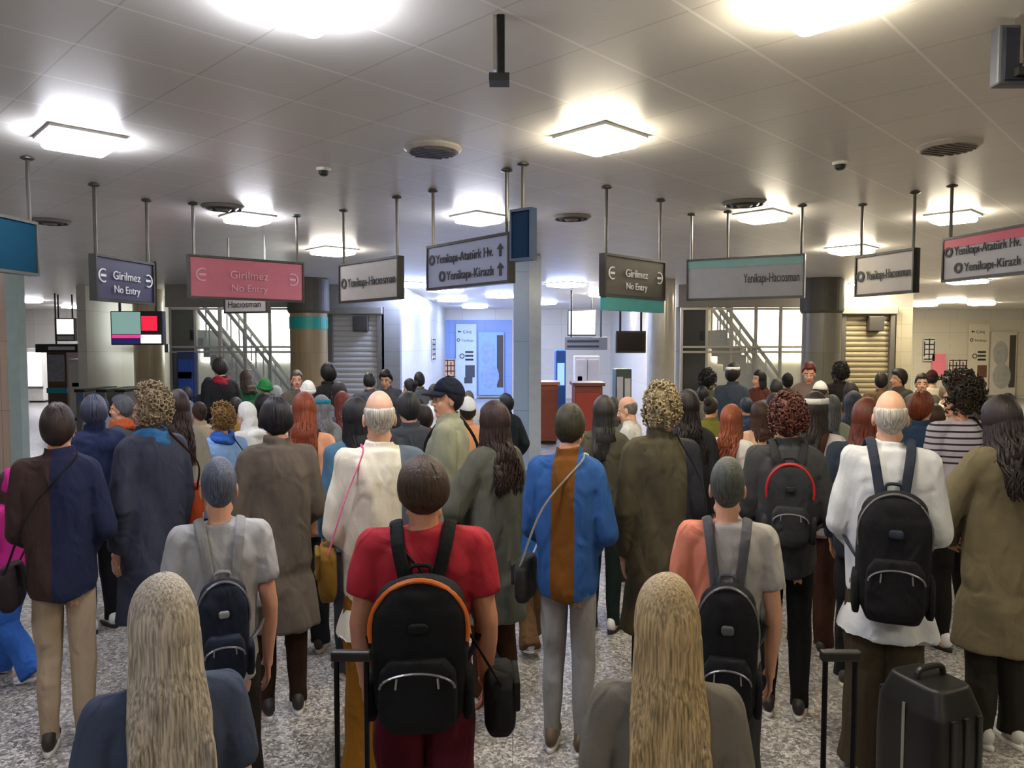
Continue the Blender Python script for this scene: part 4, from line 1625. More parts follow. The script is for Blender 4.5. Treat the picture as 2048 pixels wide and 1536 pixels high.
def person(px, y, d, rot, label, hair='short', hc='#1d1916', top='tee', tc='#8b8b8c', bot='trousers', bc='#23242a', pose='relaxed', yaw=0, pitch=0,
           skin=0, shoe='#3a3632', sole='#c9c6c0', wx=.84, wear=None, wc='#222222', nscarf=None, boot=False, face=None, h=None):
    """head top at photo pixel (px, y), d metres ahead; rot 0 = back to us, 180 = facing us"""
    for q in (0, 1, -1, 2, -2, 3, -3, 4, -4, 5, -5, 6, -6, 7, -7, 8, -8):      # step back or forward until nobody is trodden on
        dq = d * (1 + .018 * q)
        if all(math.hypot(X(px, dq) - b, dq - c) > .47 for a, b, c, e in PEOPLE): break
    else:
        dq = d
    d = dq
    hh = h or CAMZ - (y - HOR) / F * d
    sc = hh / 1.785
    x = X(px, d)
    rz = math.radians(rot) - math.atan2(x, d)
    if d > 3.6: rz += math.radians((-16, 9, 0, 20, -8, 14, -22, 4)[(len(PEOPLE) * 3) % 8])
    t = empty('person', (x, d, 0), rz, label=label, cat='person', group='waiting passengers')
    t.scale = (sc * wx, sc * wx ** .5, sc)
    sk = skinmat(SKIN[skin])
    lip = skinmat('#a8655a')
    if yaw == 0 and pitch == 0 and d > 3.4:          # heads turn and bow a little, one way or another
        yaw, pitch = ((0, 0), (26, 0), (0, 16), (-26, 0), (0, 0), (0, 16), (26, 0))[(len(PEOPLE) * 5) % 7]
    yaw, pitch = int(yaw), int(pitch)
    obj('body', body_mesh(pose, yaw, pitch), [sk, lip, hairmat(hc)], t)
    M = head_matrix(yaw, pitch)

    def onhead(name, me, m):
        o = obj(name, me, m, t)
        o.matrix_local = M
        return o
    if hair: onhead('hair', hair_mesh(hair), hairmat(hc))
    if wear: onhead({'scarf': 'head_scarf', 'cap': 'cap', 'beanie': 'beanie', 'headband': 'headband'}[wear], headwear_mesh(wear), cloth(wc))
    if nscarf: obj('neck_scarf', neck_scarf_mesh(), cloth(nscarf), t)
    face = (60 < (rot + yaw) % 360 < 300) if face is None else face
    if face:
        for s in (-1, 1):
            e = obj('eye', eye_mesh(), [plain('#d9d4cc', .2), plain('#4a2f1e', .2), plain('#0b0908', .1)], t)
            e.matrix_local = M @ Matrix.Translation((s * .031, .0745, .0))
    tc_, bc_ = (tc if isinstance(tc, tuple) else (tc,)), (bc if isinstance(bc, tuple) else (bc,))
    nm = {'tee': 't_shirt', 'tank': 'tank_top', 'shirt': 'shirt', 'sweater': 'sweater', 'jacket': 'jacket', 'puffer': 'puffer_jacket', 'coat': 'coat', 'longshirt': 'long_shirt', 'hoodie': 'hoodie', 'hood_up': 'hoodie'}[top]
    obj(nm, top_mesh(top, pose), cloth(*tc_), t)
    obj({'slim': 'leggings', 'trousers': 'trousers', 'wide': 'wide_trousers', 'shorts': 'shorts', 'skirt': 'skirt', 'longskirt': 'long_skirt'}[bot], bottom_mesh(bot, pose), cloth(*bc_), t)
    up, so = shoe_meshes(boot)
    for j in joints(pose):
        o = obj('shoe', up, plain(shoe, .6), t, tuple(j['A'] + np.array((0, .0, .0))))
        o.rotation_euler = (0 if pose != 'walk' or j['s'] > 0 else -.25, 0, -.14 * j['s'])
        obj('sole', so, plain(sole, .7), o)
    PEOPLE.append((t, x, d, label))
    return t


# ---- things people carry
def place_on(p, name, label, cat, loc=(0, 0, 0), rz=0.0, group=None):
    """a carried thing of its own, put where the carrier wears or holds it"""
    sc = p.scale
    R = Matrix.Rotation(p.rotation_euler.z, 3, 'Z')
    w_ = p.location + R @ Vector((loc[0] * sc.x, loc[1] * sc.y, loc[2] * sc.z))
    t = empty(name, w_, p.rotation_euler.z + rz, label=label, cat=cat, group=group)
    t.scale = (sc.x, sc.y, sc.z)
    return t


def rbox(g, c, s, p=4.0, n=28, k=7):
    """soft box"""
    secs = []
    for i in range(k):
        a = -1 + 2 * i / (k - 1)
        q = (1 - abs(a) ** 5) ** .2 if abs(a) < 1 else .55
        q = max(q, .72)
        secs.append((c[2] + a * s[2], c[0], c[1], s[0] * q, s[1] * q))
    loft(g, secs, n, p)


def backpack(p, label, col='#17171b', trim='#3a3a40', z=1.2, w=.15, h=.23, dp=.085, e=.03, straps=True, pocket=True, accent=None):
    """main bag, pocket, straps over the shoulders, handle, zips"""
    t = place_on(p, 'backpack', label, 'backpack', (0, -.115 - e - dp, z))
    m = cloth(col)
    key = ('bag', w, h, dp)
    if key not in _C:
        g = G()
        rbox(g, (0, 0, 0), (w, dp, h), 3.2)
        ell(g, (0, .0, h * .8), (w * .9, dp * .92, h * .34))
        _C[key] = fold(remesh(g, .009, 3, .4, 'main_bag', 1), .006, (20, 20, 14), 8)
    obj('main_bag', _C[key], m, t)
    if pocket:
        key2 = ('pkt', w, h, dp)
        if key2 not in _C:
            g = G()
            rbox(g, (0, -dp - .012, -h * .4), (w * .78, .04, h * .5), 3.2)
            _C[key2] = fold(remesh(g, .008, 3, .5, 'front_pocket', 1), .004, (24, 24, 20), 8)
        obj('front_pocket', _C[key2], m, t)
        g = G()
        a = np.linspace(0, PI, 14)
        tube(g, np.stack([np.cos(a) * w * .74, np.full(14, -dp - .05), -h * .12 + np.sin(a) * h * .2 - .03], 1), .0045, 6)
        obj('pocket_zip', g, plain('#8d8d90', .3, .8), t)
    g = G()
    a = np.linspace(-.25, PI + .25, 22)
    tube(g, np.stack([np.cos(a) * w * 1.0, np.full(22, -dp * .5), h * .42 + np.sin(a) * h * .69], 1), .009 if accent else .006, 6)
    obj('main_zip', g, plain(accent or '#77777a', .35, .5 if not accent else 0), t)
    g = G()
    tube(g, catmull([(-.035, dp * .5, h * 1.05), (-.03, dp * .5, h * 1.2), (.03, dp * .5, h * 1.2), (.035, dp * .5, h * 1.05)], 4), .008, 6)
    obj('grab_handle', g, cloth(trim), t)
    if straps:
        y0 = .115 + e + dp
        for s in (-1, 1):
            g = G()
            sh = e + .018
            pts = [(s * .05, dp * .75, h * .85), (s * .085, y0 - .1 - sh * .5, 1.435 + sh * .55 - z), (s * .1, y0 - .02, 1.475 + sh - z), (s * .115, y0 + .07, 1.43 + sh * .6 - z), (s * .125, y0 + .115 + sh, 1.33 - z),
                   (s * .14, y0 + .12 + sh, 1.2 - z), (s * (.165 + sh * .7), y0 + .05, 1.12 - z), (s * (.155 + sh * .7), y0 - .07, 1.07 - z), (s * w * .8, dp * .6, max(-h * .7, 1.0 - z))]
            tube(g, catmull(pts, 5), .024, 8, .3, up=lambda q: (q[0] * .6, q[1] - y0, q[2] - (1.25 - z)))
            obj('shoulder_strap', g, cloth(trim), t)
    for s in (-1, 1):
        g = G()
        rbox(g, (s * w * .99, 0, -h * .55), (.022, dp * .62, h * .34), 3, 16, 6)
        obj('side_pocket', g.mesh('side_pocket', True), m, t)
    g = G()
    rbox(g, (0, -dp - .004, h * .5), (w * .2, .008, h * .07), 4, 20, 5)
    obj('top_patch', g.mesh('top_patch', True), cloth(trim), t)
    for s in (-1, 1):
        g = G()
        tube(g, [(s * w * .4, -dp - .052, -h * .1), (s * w * .42, -dp - .056, -h * .24)], .004, 6)
        obj('zip_pull', g, plain('#b9b9ba', .3, .9), t)
    return t


def shoulder_bag(p, label, col, name='shoulder_bag', side_=1, z=.9, w=.13, h=.11, dp=.05, cross=False, strap='#222222', y=.0, x=None, e=.04):
    x = x if x is not None else side_ * (.27 + e * .3)
    t = place_on(p, name, label, 'bag', (x, y, z))
    g = G()
    rbox(g, (0, 0, 0), (dp, w, h), 3.5)
    obj('bag_body', fold(remesh(g, .008, 3, .5, 'bag_body', 1), .004, (20, 20, 20), 3), cloth(col), t)
    g = G()
    box(g, (side_ * dp - .012, -w * .86, -h * .1), (side_ * dp + .012, w * .86, h * .86))
    bevel(obj('flap', g, cloth(col), t), .008)
    g = G()
    ell(g, (side_ * (dp + .012), 0, 0), (.006, .014, .014), nu=12, nv=8)
    obj('clasp', g, plain('#c9b06a', .25, 1.0), t)
    g = G()
    far = (-side_ if cross else side_)
    sh = 1.475 + e
    top_ = (far * .1 - x, -y - .015, sh - z)
    pts = [(0, -w * .85, h * .8), ((top_[0]) * .45, -.155 - e - y, (sh - z) * .62), (top_[0], -y - .1, sh - z - .03), top_, (top_[0], -y + .08, sh - z - .05), (top_[0] * .45, .155 + e - y, (sh - z) * .62), (0, w * .85, h * .8)]
    tube(g, catmull(pts, 5), .011, 6, .35, up=(1, 0, 0) if not cross else None)
    obj('strap', g, cloth(strap), t)
    return t


def phone(p, pose, label, lit=True, s=1):
    j = [q for q in joints(pose) if q['s'] == s][0]
    d = j['D'] / np.linalg.norm(j['D'])
    pn = j['P'] - d * np.dot(j['P'], d)
    pn /= np.linalg.norm(pn)
    c = j['W'] + d * .1 + pn * .03
    t = place_on(p, 'mobile_phone', label, 'phone', tuple(c))
    u = np.cross(d, pn)
    R = Matrix((u, pn, d)).transposed().to_4x4()
    g = G()
    box(g, (-.037, -.004, -.07), (.037, .004, .08))
    o = bevel(obj('case', g, plain('#1b1b1e', .3), t), .003)
    o.matrix_local = R
    g = G()
    box(g, (-.033, .0035, -.064), (.033, .0052, .074))
    o = obj('screen', g, emit('#bcd0f0', 1.2) if lit else plain('#0c0c10', .1), t)
    o.matrix_local = R
    return t


def suitcase(px, d, label, col, h=.56, w=.19, dp=.11, handle=0.0, rot=0, hc='#1a1a1c'):
    t = empty('suitcase', (X(px, d), d, 0), math.radians(rot), label=label, cat='suitcase')
    key = ('case', h, w)
    if key not in _C:
        g = G()
        rbox(g, (0, 0, h / 2 + .05), (w, dp, h / 2), 5)
        _C[key] = remesh(g, .009, 3, .4, 'shell', 1)
    obj('shell', _C[key], plain(col, .45, 0, .1), t)
    for s in (-1, 1):
        for q in (-1, 0, 1):
            g = G()
            box(g, (q * w * .5 - .012, s * dp - .006, .12), (q * w * .5 + .012, s * dp + .008, h - .04))
            bevel(obj('rib', g, plain(col, .4), t), .005)
        for y in (-1, 1):
            g = G()
            tube(g, [(s * w * .75 - .01, y * dp * .7, .028), (s * w * .75 + .01, y * dp * .7, .028)], .027, 14)
            obj('wheel', g, BLACK, t)
        if handle:
            g = G()
            tube(g, [(s * .045, dp * .3, h), (s * .045, dp * .3, handle - .012)], .0085, 8)
            obj('handle_rod', g, plain(hc, .3, .8), t)
    g = G()
    if handle:
        box(g, (-.06, dp * .3 - .014, handle - .02), (.06, dp * .3 + .014, handle + .012))
        bevel(obj('pull_grip', g, BLACK, t), .006)
    else:
        tube(g, catmull([(-.07, 0, h + .045), (-.05, 0, h + .085), (.05, 0, h + .085), (.07, 0, h + .045)], 5), .012, 8)
        obj('carry_handle', g, BLACK, t)
    g = G()
    tube(g, [(-w * 1.005, 0, .1), (-w * 1.005, 0, h * .95)], .006, 6)
    obj('side_zip', g, STEEL, t)
    return t
# ------------------------------------------------------------------ CROWD: the same queue pattern fills the left and the right of the hall
OFF = 1027


def two(x, y, d, rot, common, L, R):
    """one waiting figure in the left crowd and one in the right crowd"""
    out = []
    for off, q in ((0, L), (OFF, R)):
        if q is None:
            out.append(None)
            continue
        k = dict(common)
        k.update(q)
        lab = k.pop('lab')
        dd = k.pop('d', d)
        out.append(person(x + off + k.pop('dx', 0), k.pop('y', y), dd, k.pop('rot', rot), lab, **k))
    return out


# --- nearest row
A = two(312, 1152, 1.55, 6, dict(hair='xlong', pose='relaxed', bot='trousers', wx=.8),
        dict(lab='woman with very long ash blonde hair seen from behind at bottom left', hc='#a59a8a', top='tee', tc='#3a4358', bc='#2f3e5a'),
        dict(lab='woman with very long sandy blonde hair seen from behind at bottom right', hc='#a8916a', top='tee', tc='#6a655c', bc='#4a4a4e'))
B = two(432, 903, 2.62, 2, dict(hair='crop', top='tee', pose='relaxed', bot='trousers', wx=.8),
        dict(lab='man with cropped grey dark hair in plain grey t-shirt, back turned, left crowd', hc='#4c5262', tc='#a2a2a4', bc='#221d1a'),
        dict(lab='man with cropped hair in a t-shirt half salmon half grey, back turned', hc='#464a44', tc=('#a6a29e', '#c97a62', 'left', .06), bc='#3a3a3c'))
RED = person(846, 905, 2.5, -4, 'broad man in a red t-shirt wearing a black backpack, back turned', hair='short', hc='#3a2a1e', top='tee', tc='#a02532', bot='trousers', bc='#5a1626', wx=1.04, skin=1)
C = two(112, 800, 3.5, -14, dict(hair='short', top='jacket', pose='clasp', bot='slim', wx=.8),
        dict(lab='young man in dark navy jacket and khaki trousers near the left edge', hc='#2a1d18', tc=('#1d2440', '#3a2a26', 'left', .02), bc='#a08e78', shoe='#2a211c'),
        dict(lab='young man in blue jacket with brown striped chest and pale grey trousers', hc='#2c2a18', tc=('#2c5590', '#6d4310', 'centre', .075), bc='#8f8f90', shoe='#5a4a3a'))
CH = two(8, 938, 4.24, 30, dict(hair='bob', top='hood_up', pose='walk', bot='wide', shoe='#d8dce2', sole='#eceef2'),
         dict(lab='child in magenta hooded top and blue jeans striding out of the left edge', hc='#3a2a2a', tc='#c02a86', bc='#2f5fae'),
         dict(lab='child in bright blue hooded top and brown trousers beside the pillar', hc='#3a2a20', tc='#2f6ab8', bc='#6b5138', dx=28, d=4.7))
D = two(182, 788, 5.0, 8, dict(pose='relaxed', bot='slim', shoe='#e4e4e4', sole='#1c1c1c'),
        dict(lab='person in dark navy padded jacket with black leggings and white sneakers', hair='thick', hc='#3b4052', top='puffer', tc='#1c2748', bc='#15171e'),
        dict(lab='woman with long loose dark hair in an olive jacket and dark green leggings', hair='long', hc='#2d2b2a', top='jacket', tc='#4a4738', bc='#152420'))
E = two(296, 768, 3.75, 22, dict(hair='curly', top='coat', pose='relaxed', bot='trousers', wx=.8),
        dict(lab='man with curly sandy grey hair in a long dark slate coat', hc='#8b7a60', tc='#343848', bc='#1d2422', nscarf='#2c5f8c'),
        dict(lab='man with curly sandy hair in a long olive brown coat', hc='#9a8a68', tc=('#4a4433', '#2a2c36', 'right', .13), bc='#1c2018'))
M = two(552, 788, 3.85, 4, dict(top='jacket', pose='clasp', bot='slim', shoe='#241f1c'),
        dict(lab='person with black hair in a grey brown coat and tight dark brown trousers', hair='thick', hc='#17141a', top='coat', tc='#5a5148', bc='#2a1608'),
        dict(lab='person with reddish brown hair in charcoal jacket and black leggings, wearing a backpack', hair='curly', hc='#5a3026', tc='#3c3d3f', bc='#0f0f10'))
O = two(757, 768, 3.3, 6, dict(hair='fringe', hc='#b9b4aa', pose='clasp', bot='wide', wx=.84, skin=2),
        dict(lab='bald old man in a cream shirt and mustard trousers behind the red shirted man', top='longshirt', tc=('#e0dac8', '#56616c', 'right', .1), bc='#8a5a10', skin=2),
        dict(lab='bald white haired man in a pale shirt wearing the big black backpack', top='longshirt', tc='#cfd2d6', bc='#3e3526'))
PP = two(893, 752, 4.7, 60, dict(top='jacket', pose='both', bot='slim', shoe='#dedede', sole='#1a1a1a'),
         dict(lab='person in a dark navy cap and pale sage jacket looking at a phone', hair='short', hc='#1a1a22', wear='cap', wc='#141a2c', tc='#8f917c', bc='#15120f'),
         dict(lab='woman with a puffy dark afro in a lilac grey sleeved striped top', hair='afro', hc='#2a2012', top='sweater', tc=('#b0aab8', '#2a2a2c', 'chest', .04), bc='#12100e'))
Q = two(985, 798, 3.55, 35, dict(top='coat', pose='arm_out', bot='trousers', shoe='#d9d9d6', sole='#e6e6e2'),
        dict(lab='woman with long dark auburn hair in a long dark grey olive coat', hair='wavy', hc='#30201c', tc='#595a50', bc='#3a2410', d=4.0),
        dict(lab='woman with very dark long hair in a khaki brown coat at the right edge', hair='wavy', hc='#201618', tc='#6f6650', bc='#2a2722', dx=2, y=785))

# --- middle rows
Fm = two(238, 786, 6.0, 120, dict(hair='short', top='shirt', pose='relaxed', yaw=0),
         dict(lab='grey haired person with a rust orange scarf behind the navy jacket', hc='#55575f', tc='#4d4f58', bc='#24262c', nscarf='#b5562e', rot=60),
         dict(lab='balding pink faced man in a white shirt facing the curly haired man', hair='fringe', hc='#6a665e', tc='#d3d4cf', bc='#2a2c30', skin=2, rot=75, dx=-4))
Gm = two(350, 776, 4.9, 12, dict(pose='relaxed', top='jacket'),
         dict(lab='woman with long wavy dark brown hair in a light grey jacket, left crowd', hair='wavy', hc='#2a1a18', tc='#8a8880', bc='#24242a'),
         dict(lab='woman with long wavy black hair in a black jacket next to olive coat', hair='wavy', hc='#191310', tc='#27282a', bc='#1c1c1e'))
H_ = two(440, 806, 5.0, -6, dict(pose='relaxed'),
         dict(lab='person with tan curly hair in a light blue shirt and blue scarf', hair='curly', hc='#7d6038', top='shirt', tc='#7fa2d2', bc='#2a3a5a', nscarf='#2f5cb0'),
         dict(lab='person with auburn streaked hair in a crumpled white shirt', hair='wavy', hc='#8a4a32', top='shirt', tc='#d6d4ce', bc='#2d2f36'))
I_ = two(494, 800, 5.9, 40, dict(pose='phone'),
         dict(lab='woman in a white head scarf and white top turned to the right', hair=None, wear='scarf', wc='#d9dad8', top='longshirt', tc='#cfd0ce', bc='#30323a', face=True),
         dict(lab='woman in a peach pink shirt with brown hair, right crowd', hair='lob', hc='#3a2318', top='shirt', tc='#e3b79c', bc='#2a2624'))
K = two(606, 780, 4.65, -8, dict(pose='relaxed', bot='trousers'),
        dict(lab='woman with long ginger brown hair in a peach and beige blouse', hair='long', hc='#7a3312', top='shirt', tc=('#e0a27e', '#b9a898', 'left', .0), bc='#23262e'),
        dict(lab='woman with grey topped long black hair in a pale grey blouse', hair='long', hc='#2b2422', top='shirt', tc='#c3bcbc', bc='#3a2018', wear='headband', wc='#d8d6d2'))
Nn = two(712, 792, 4.3, 5, dict(pose='relaxed', bot='trousers'),
         dict(lab='woman with long straight black hair in a blue grey top', hair='long', hc='#1c1b20', top='shirt', tc='#4d7390', bc='#2a2a30', dx=-4),
         dict(lab='person with long red brown hair in a dark navy jacket behind the bald man', hair='wavy', hc='#5a281a', top='jacket', tc='#26303c', bc='#1c1e22', dx=-2))
X1 = two(395, 800, 6.6, 0, dict(hair='bun', pose='relaxed'),
         dict(lab='woman with a brown bun in a beige jacket holding a white phone', hc='#3a2a20', top='jacket', tc='#a3937a', bc='#2a2a2e', pose='phone'),
         dict(lab='woman with a dark bun in a yellow green jacket, right crowd', hc='#2a2418', top='jacket', tc='#72702c', bc='#2a2a2e', y=790))
X2 = two(470, 792, 7.4, -10, dict(pose='relaxed', hair='short'),
         dict(lab='man in a mustard tan jacket with black hair, left crowd', hc='#1c1814', top='jacket', tc='#9c7c3c', bc='#2a2c34'),
         dict(lab='man in dark navy shirt with red brown face in the right crowd', hc='#1f2634', top='jacket', tc='#2b3a50', bc='#20242c', skin=3, rot=30))
X3 = two(525, 785, 6.8, 5, dict(pose='relaxed', hair='thick'),
         dict(lab='person in a black coat with thick black hair behind the white scarf', hc='#141519', top='coat', tc='#17191f', bc='#17181c'),
         dict(lab='person in a pale cream blouse with dark thick hair', hc='#251a14', top='shirt', tc='#e6cdb4', bc='#2a2624'))
X4 = two(640, 788, 6.2, 6, dict(pose='relaxed', hair='long'),
         dict(lab='woman with long grey hair and a teal head band', hc='#6e7076', top='jacket', tc='#7d8288', bc='#2a2c34', wear='headband', wc='#1f7f94'),
         dict(lab='woman with long slate dark hair in a grey green jacket', hc='#4a4e50', top='jacket', tc='#7b8270', bc='#2a2c30', wear=None))
X5 = two(684, 780, 6.6, -5, dict(pose='relaxed', hair='long'),
         dict(lab='woman with long chestnut red hair left of the bald man', hc='#6a2c20', top='jacket', tc='#5d5f66', bc='#26282e'),
         dict(lab='woman with long blue black hair right of the white head band', hc='#2c3440', top='jacket', tc='#4a5260', bc='#26282e'))
X6 = two(818, 780, 4.9, 8, dict(pose='relaxed', top='jacket'),
         dict(lab='person with dark hair in a dark grey jacket right of the bald man', hair='thick', hc='#26262a', tc='#3f434b', bc='#24262a'),
         dict(lab='man with reddish hair in a deep navy blue jacket right of the bald man', hair='thick', hc='#6a2f14', tc='#22384f', bc='#1f2430'))
X7 = two(846, 806, 5.7, 10, dict(pose='phone'),
         dict(lab='person in a black and white striped top with dark red scarf', hair='short', hc='#221a18', top='sweater', tc=('#1d1d20', '#dad9d6', 'stripe', .06), bc='#23252c', nscarf='#7a1f18'),
         dict(lab='person in a black and white striped top with dark brown hair', hair='bob', hc='#3a2416', top='sweater', tc=('#22221e', '#d8d5cc', 'stripe', .06), bc='#2a261e'))
X8 = two(935, 792, 5.9, -12, dict(pose='relaxed'),
         dict(lab='person in a peach orange shirt wearing a white cap', hair='short', hc='#2a201a', top='shirt', tc='#d8976c', bc='#4a3626', wear='cap', wc='#d9dde2'),
         dict(lab='person in a cream shirt with brown bob hair near the right edge', hair='bob', hc='#3a2a1c', top='shirt', tc='#e2cba8', bc='#5a4a36'))
X9 = two(905, 830, 6.6, 0, dict(pose='relaxed'),
         dict(lab='person in a brown tan blouse with tied hair, centre left crowd', hair='ponytail', hc='#2c221c', top='shirt', tc='#a07a58', bc='#3a2a20'),
         dict(lab='boy in a dark red top beside the lilac sleeve', hair='short', hc='#241a16', top='tee', tc='#8a2c28', bc='#3a3a40'))
X10 = two(200, 792, 7.4, 0, dict(pose='relaxed'),
          dict(lab='person with black hair in a grey jacket near the ticket gates', hair='short', hc='#201f24', top='jacket', tc='#6a6c74', bc='#2a2a30'),
          dict(lab='woman with straight grey brown hair beside the red counter', hair='lob', hc='#4a4440', top='jacket', tc='#7a7a76', bc='#2a2a2c'))
X11 = two(330, 800, 7.4, 0, dict(pose='relaxed'),
          dict(lab='person with auburn hair and rust coat behind the curly haired man', hair='lob', hc='#3a1a14', top='jacket', tc='#9a4a2c', bc='#2a2a2c', dx=-50),
          dict(lab='person with dark brown hair and a maroon top behind the olive coat', hair='short', hc='#1f1714', top='sweater', tc='#6a2420', bc='#2a2a2c', dx=14))

# --- back rows, in front of the stair glass and the shutters
BACK = [
    (440, 712, 8.9, 0, dict(lab='tall man in black jacket with a maroon scarf before the left stair glass', hair='thick', hc='#1f1a16', top='jacket', tc='#17171a', nscarf='#8a1a2c'),
     dict(lab='woman with a white headband and slate jacket before the right stair glass', hair='thick', hc='#1f1a18', top='jacket', tc='#323a46', wear='headband', wc='#e4e2dc', y=725)),
    (492, 738, 9.6, 5, dict(lab='person in dark green jacket with brown hair at the left stair glass', hair='lob', hc='#3a2c22', top='jacket', tc='#1f5a38'),
     dict(lab='woman with a black bob and red face before the right stair glass', hair='bob', hc='#171312', top='jacket', tc='#5a3026', rot=170, face=True)),
    (528, 756, 8.4, -5, dict(lab='person in a green hood close to the white railings', hair=None, wear='beanie', wc='#1f6a34', top='hoodie', tc='#27432e'),
     dict(lab='man in a grey jacket with dark hair at the end of the right stair glass', hair='short', hc='#23211e', top='jacket', tc='#6a6e72')),
    (592, 738, 8.8, 180, dict(lab='man with a grey beard coloured hair facing us by the teal ringed column', hair='short', hc='#5a5048', top='jacket', tc='#5a554c', face=True),
     dict(lab='person with red brown hair facing us by the dark capped column', hair='short', hc='#5a1d12', top='jacket', tc='#6a5a52', face=True, y=720)),
    (614, 760, 8.0, 0, dict(lab='person in a fluffy white hat before the teal ringed column', hair='short', hc='#4a4038', wear='beanie', wc='#dedad2', top='jacket', tc='#a39a8c'),
     dict(lab='person in a white cap before the dark capped column', hair='short', hc='#2a2420', wear='cap', wc='#dddbd6', top='jacket', tc='#8f8a84')),
    (655, 724, 8.6, 20, dict(lab='tall man in black before the left shutter edge', hair='thick', hc='#14110e', top='coat', tc='#181716'),
     dict(lab='tall man with dark curly hair before the beige shutter edge', hair='curly', hc='#1b1714', top='coat', tc='#1f1a1a')),
    (676, 762, 8.2, 10, dict(lab='person with dark bob hair before the left shutter', hair='bob', hc='#2a2422', top='jacket', tc='#6a6c72'),
     dict(lab='woman with dark hair and rust collar before the beige shutter', hair='lob', hc='#2b211c', top='jacket', tc='#7a4a34')),
    (738, 742, 8.9, -8, dict(lab='man with black hair in a grey jacket at the middle of the left shutter', hair='short', hc='#1e1c1c', top='jacket', tc='#4a4c52'),
     dict(lab='man with black hair in a brown jacket at the middle of the beige shutter', hair='short', hc='#221d18', top='jacket', tc='#6a5640')),
    (772, 736, 9.4, 150, dict(lab='man with dark hair turned to us at the left shutter end', hair='thick', hc='#17171a', top='jacket', tc='#44464c', face=True),
     dict(lab='bearded looking man with dark hair turned to us at the beige shutter end', hair='thick', hc='#1b1612', top='jacket', tc='#4a463e', face=True)),
    (818, 754, 8.6, 0, dict(lab='woman with dark hair and glitter clip left of the lattice poster', hair='bun', hc='#1c1a1a', top='jacket', tc='#2c2e32'),
     dict(lab='man facing us with short dark hair in front of the cream wall', hair='short', hc='#2a2622', top='jacket', tc='#5c5a4c', rot=180, face=True, y=744)),
    (838, 742, 9.8, 0, dict(lab='person with smooth black hair below the lattice print', hair='short', hc='#1a1a1c', top='jacket', tc='#55585e'),
     dict(lab='person in a dark maroon cap below the pink sheet', hair='short', hc='#1f1614', wear='cap', wc='#3a1616', top='jacket', tc='#c9bca4', y=738)),
    (868, 766, 8.0, 0, dict(lab='person in a white puffy jacket below the orange lattice poster', hair='short', hc='#3a3632', top='puffer', tc='#dfe2e8'),
     dict(lab='person in a cream puffy jacket below the black lattice poster', hair='short', hc='#6a5c44', top='puffer', tc='#e2d8bc')),
    (936, 780, 8.6, 0, dict(lab='person with soft grey brown hair below the pale blue Çıkış panel', hair='bob', hc='#55504c', top='jacket', tc='#b8bcc4'),
     dict(lab='person with brown hair below the cream Çıkış panel', hair='bob', hc='#4a3a2a', top='jacket', tc='#d8c8a4')),
    (1012, 786, 7.6, 0, dict(lab='person in dark clothes just left of the blue grey pillar', hair='thick', hc='#181a20', top='jacket', tc='#1a2028'),
     dict(lab='person in near black clothes at the far right below the portrait poster', hair='thick', hc='#16171c', top='jacket', tc='#1f2226', dx=-20)),
    (372, 770, 8.6, 10, dict(lab='man in a grey jacket in front of the dark blue poster stand', hair='short', hc='#26242a', top='jacket', tc='#5c6470'),
     dict(lab='man with short black hair beside the shiny white column', hair='short', hc='#1c1a18', top='jacket', tc='#5c584c', dx=8)),
    (415, 752, 9.6, 0, dict(lab='woman with a dark head scarf left of the maroon scarf', hair=None, wear='scarf', wc='#20242c', top='coat', tc='#22262e'),
     dict(lab='person with round black hair before the dark stair panel', hair='afro', hc='#17150f', top='jacket', tc='#4a4a2e', dx=-26, y=742)),
    (550, 770, 9.2, 0, dict(lab='person in a pale grey hood between the railings and teal ringed column', hair=None, wear='beanie', wc='#8f9494', top='hoodie', tc='#9a9c9a'),
     dict(lab='person in a black cap below the right end of the stair railings', hair='short', hc='#1a1816', wear='cap', wc='#18181a', top='jacket', tc='#46423a', y=745)),
]
for k, (x, y, d, rot, L, R) in enumerate(BACK):
    two(x, y, d, rot, dict(pose=('relaxed', 'pocket', 'phone')[k % 3], bc='#25272c'), L, R)

# --- carried things
backpack(RED, 'black backpack with an orange trimmed top worn over the red t-shirt', '#111214', '#121416', z=1.1, w=.165, h=.25, dp=.09, accent='#c8641c')
backpack(B[0], 'small dark navy backpack worn by the grey t-shirted man at left', '#1b2231', '#8a8a8c', z=1.1, w=.12, h=.19, dp=.07, e=.02)
backpack(B[1], 'black backpack worn over the salmon and grey t-shirt', '#17171a', '#55555a', z=1.02, w=.145, h=.25, dp=.08, e=.02)
backpack(O[1], 'big black backpack with a silver zip worn by the white haired man', '#141418', '#2c3240', z=1.05, w=.17, h=.26, dp=.1, e=.046)
backpack(M[1], 'charcoal backpack with a red tag worn over the charcoal jacket', '#2e2f32', '#2a2a2c', z=1.2, w=.14, h=.21, dp=.07, e=.04, accent='#b52020')
backpack(K[1], 'dark brown backpack worn over the pale grey blouse', '#3a1f16', '#3a1f16', z=1.15, w=.12, h=.18, dp=.06, e=.025)
backpack(K[0], 'dark brown backpack worn over the peach blouse', '#3a2a1c', '#32241a', z=1.12, w=.11, h=.17, dp=.06, e=.025)
shoulder_bag(E[0], 'rust orange shoulder bag on the slate coated man', '#9a3a14', side_=1, z=1.05, w=.1, h=.16, dp=.045, strap='#4a2a1c', e=.05)
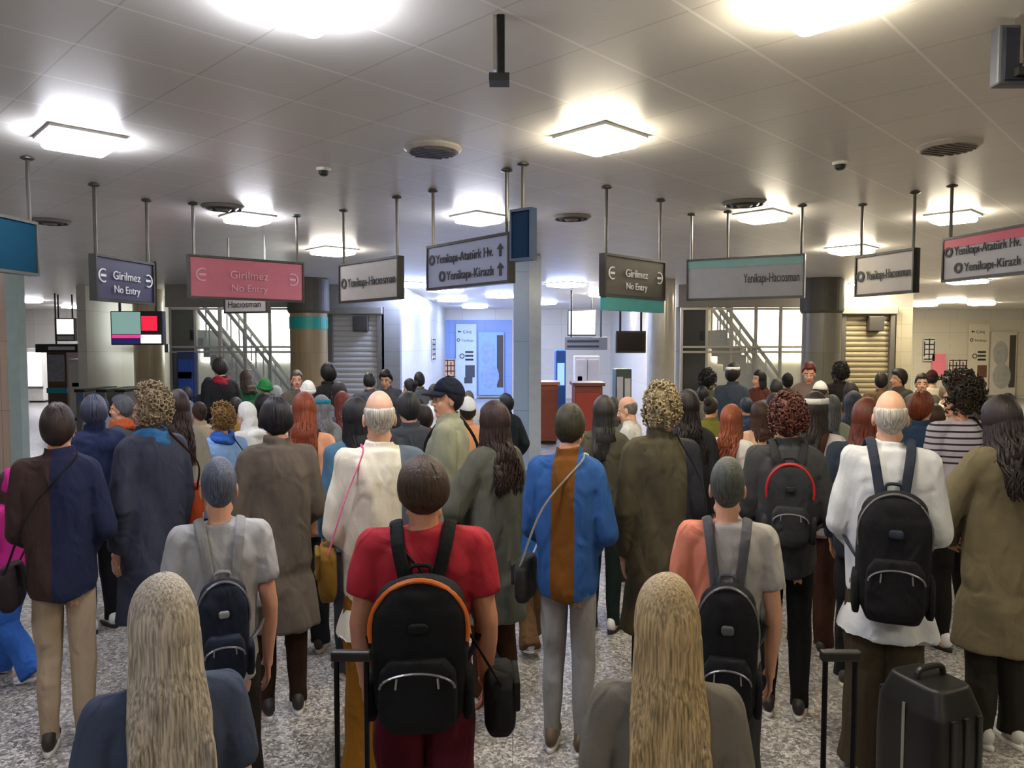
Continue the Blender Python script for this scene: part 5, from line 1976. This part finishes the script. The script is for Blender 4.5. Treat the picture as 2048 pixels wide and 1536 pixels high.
shoulder_bag(E[1], 'dark shoulder bag with gold print on the olive coated man', '#2a2a28', side_=1, z=.95, w=.11, h=.13, dp=.045, strap='#2a2a28', e=.05)
shoulder_bag(C[0], 'dark brown hip bag on the navy jacketed young man', '#2a2024', side_=-1, z=.86, w=.14, h=.11, dp=.05, strap='#221c20', cross=True, e=.04)
shoulder_bag(C[1], 'charcoal hip bag on the blue jacketed young man', '#2f2f30', side_=-1, z=.86, w=.14, h=.11, dp=.05, strap='#c9c9c6', cross=True, e=.04)
shoulder_bag(PP[0], 'black shoulder bag on the person in the navy cap', '#131312', side_=1, z=.88, w=.13, h=.14, dp=.05, e=.045)
shoulder_bag(PP[1], 'black shoulder bag on the woman with the afro', '#100e0c', side_=1, z=.88, w=.14, h=.16, dp=.05, e=.035)
shoulder_bag(O[0], 'mustard shoulder bag with pink strap on the bald old man', '#7a5a1c', side_=-1, z=.95, w=.11, h=.12, dp=.05, strap='#e0689a', e=.035)
shoulder_bag(H_[0], 'mustard cloth bag on the person in the light blue shirt', '#8a6a30', side_=1, z=1.0, w=.1, h=.13, dp=.04, strap='#20376a', e=.03)
shoulder_bag(RED, 'black hand bag hanging low beside the red shirted man', '#17181a', side_=1, z=.82, w=.12, h=.12, dp=.06, strap='#17181a', e=.03, cross=True)
phone(PP[0], 'both', 'lit phone held by the person in the navy cap')
phone(PP[1], 'both', 'lit phone held by the woman with the afro')
phone(I_[0], 'phone', 'lit phone held by the woman in the white head scarf')
phone(I_[1], 'phone', 'lit phone held by the woman in the peach pink shirt')
phone(X1[0], 'phone', 'white lit phone held by the woman with the brown bun')
phone(X7[0], 'phone', 'lit phone held by the person in stripes with dark red scarf')
phone(X7[1], 'phone', 'lit phone held by the striped person with dark brown hair')
suitcase(1880, 2.8, 'black upright suitcase on the floor at bottom right', '#141312', h=.62, w=.13, dp=.16, rot=20)
suitcase(690, 2.15, 'dark suitcase with a tall telescopic handle at the bottom, left crowd', '#22252c', h=.55, handle=1.02, w=.17)
suitcase(1706, 2.15, 'dark suitcase with a tall telescopic handle at the bottom, right crowd', '#26262a', h=.55, handle=1.02, w=.17)
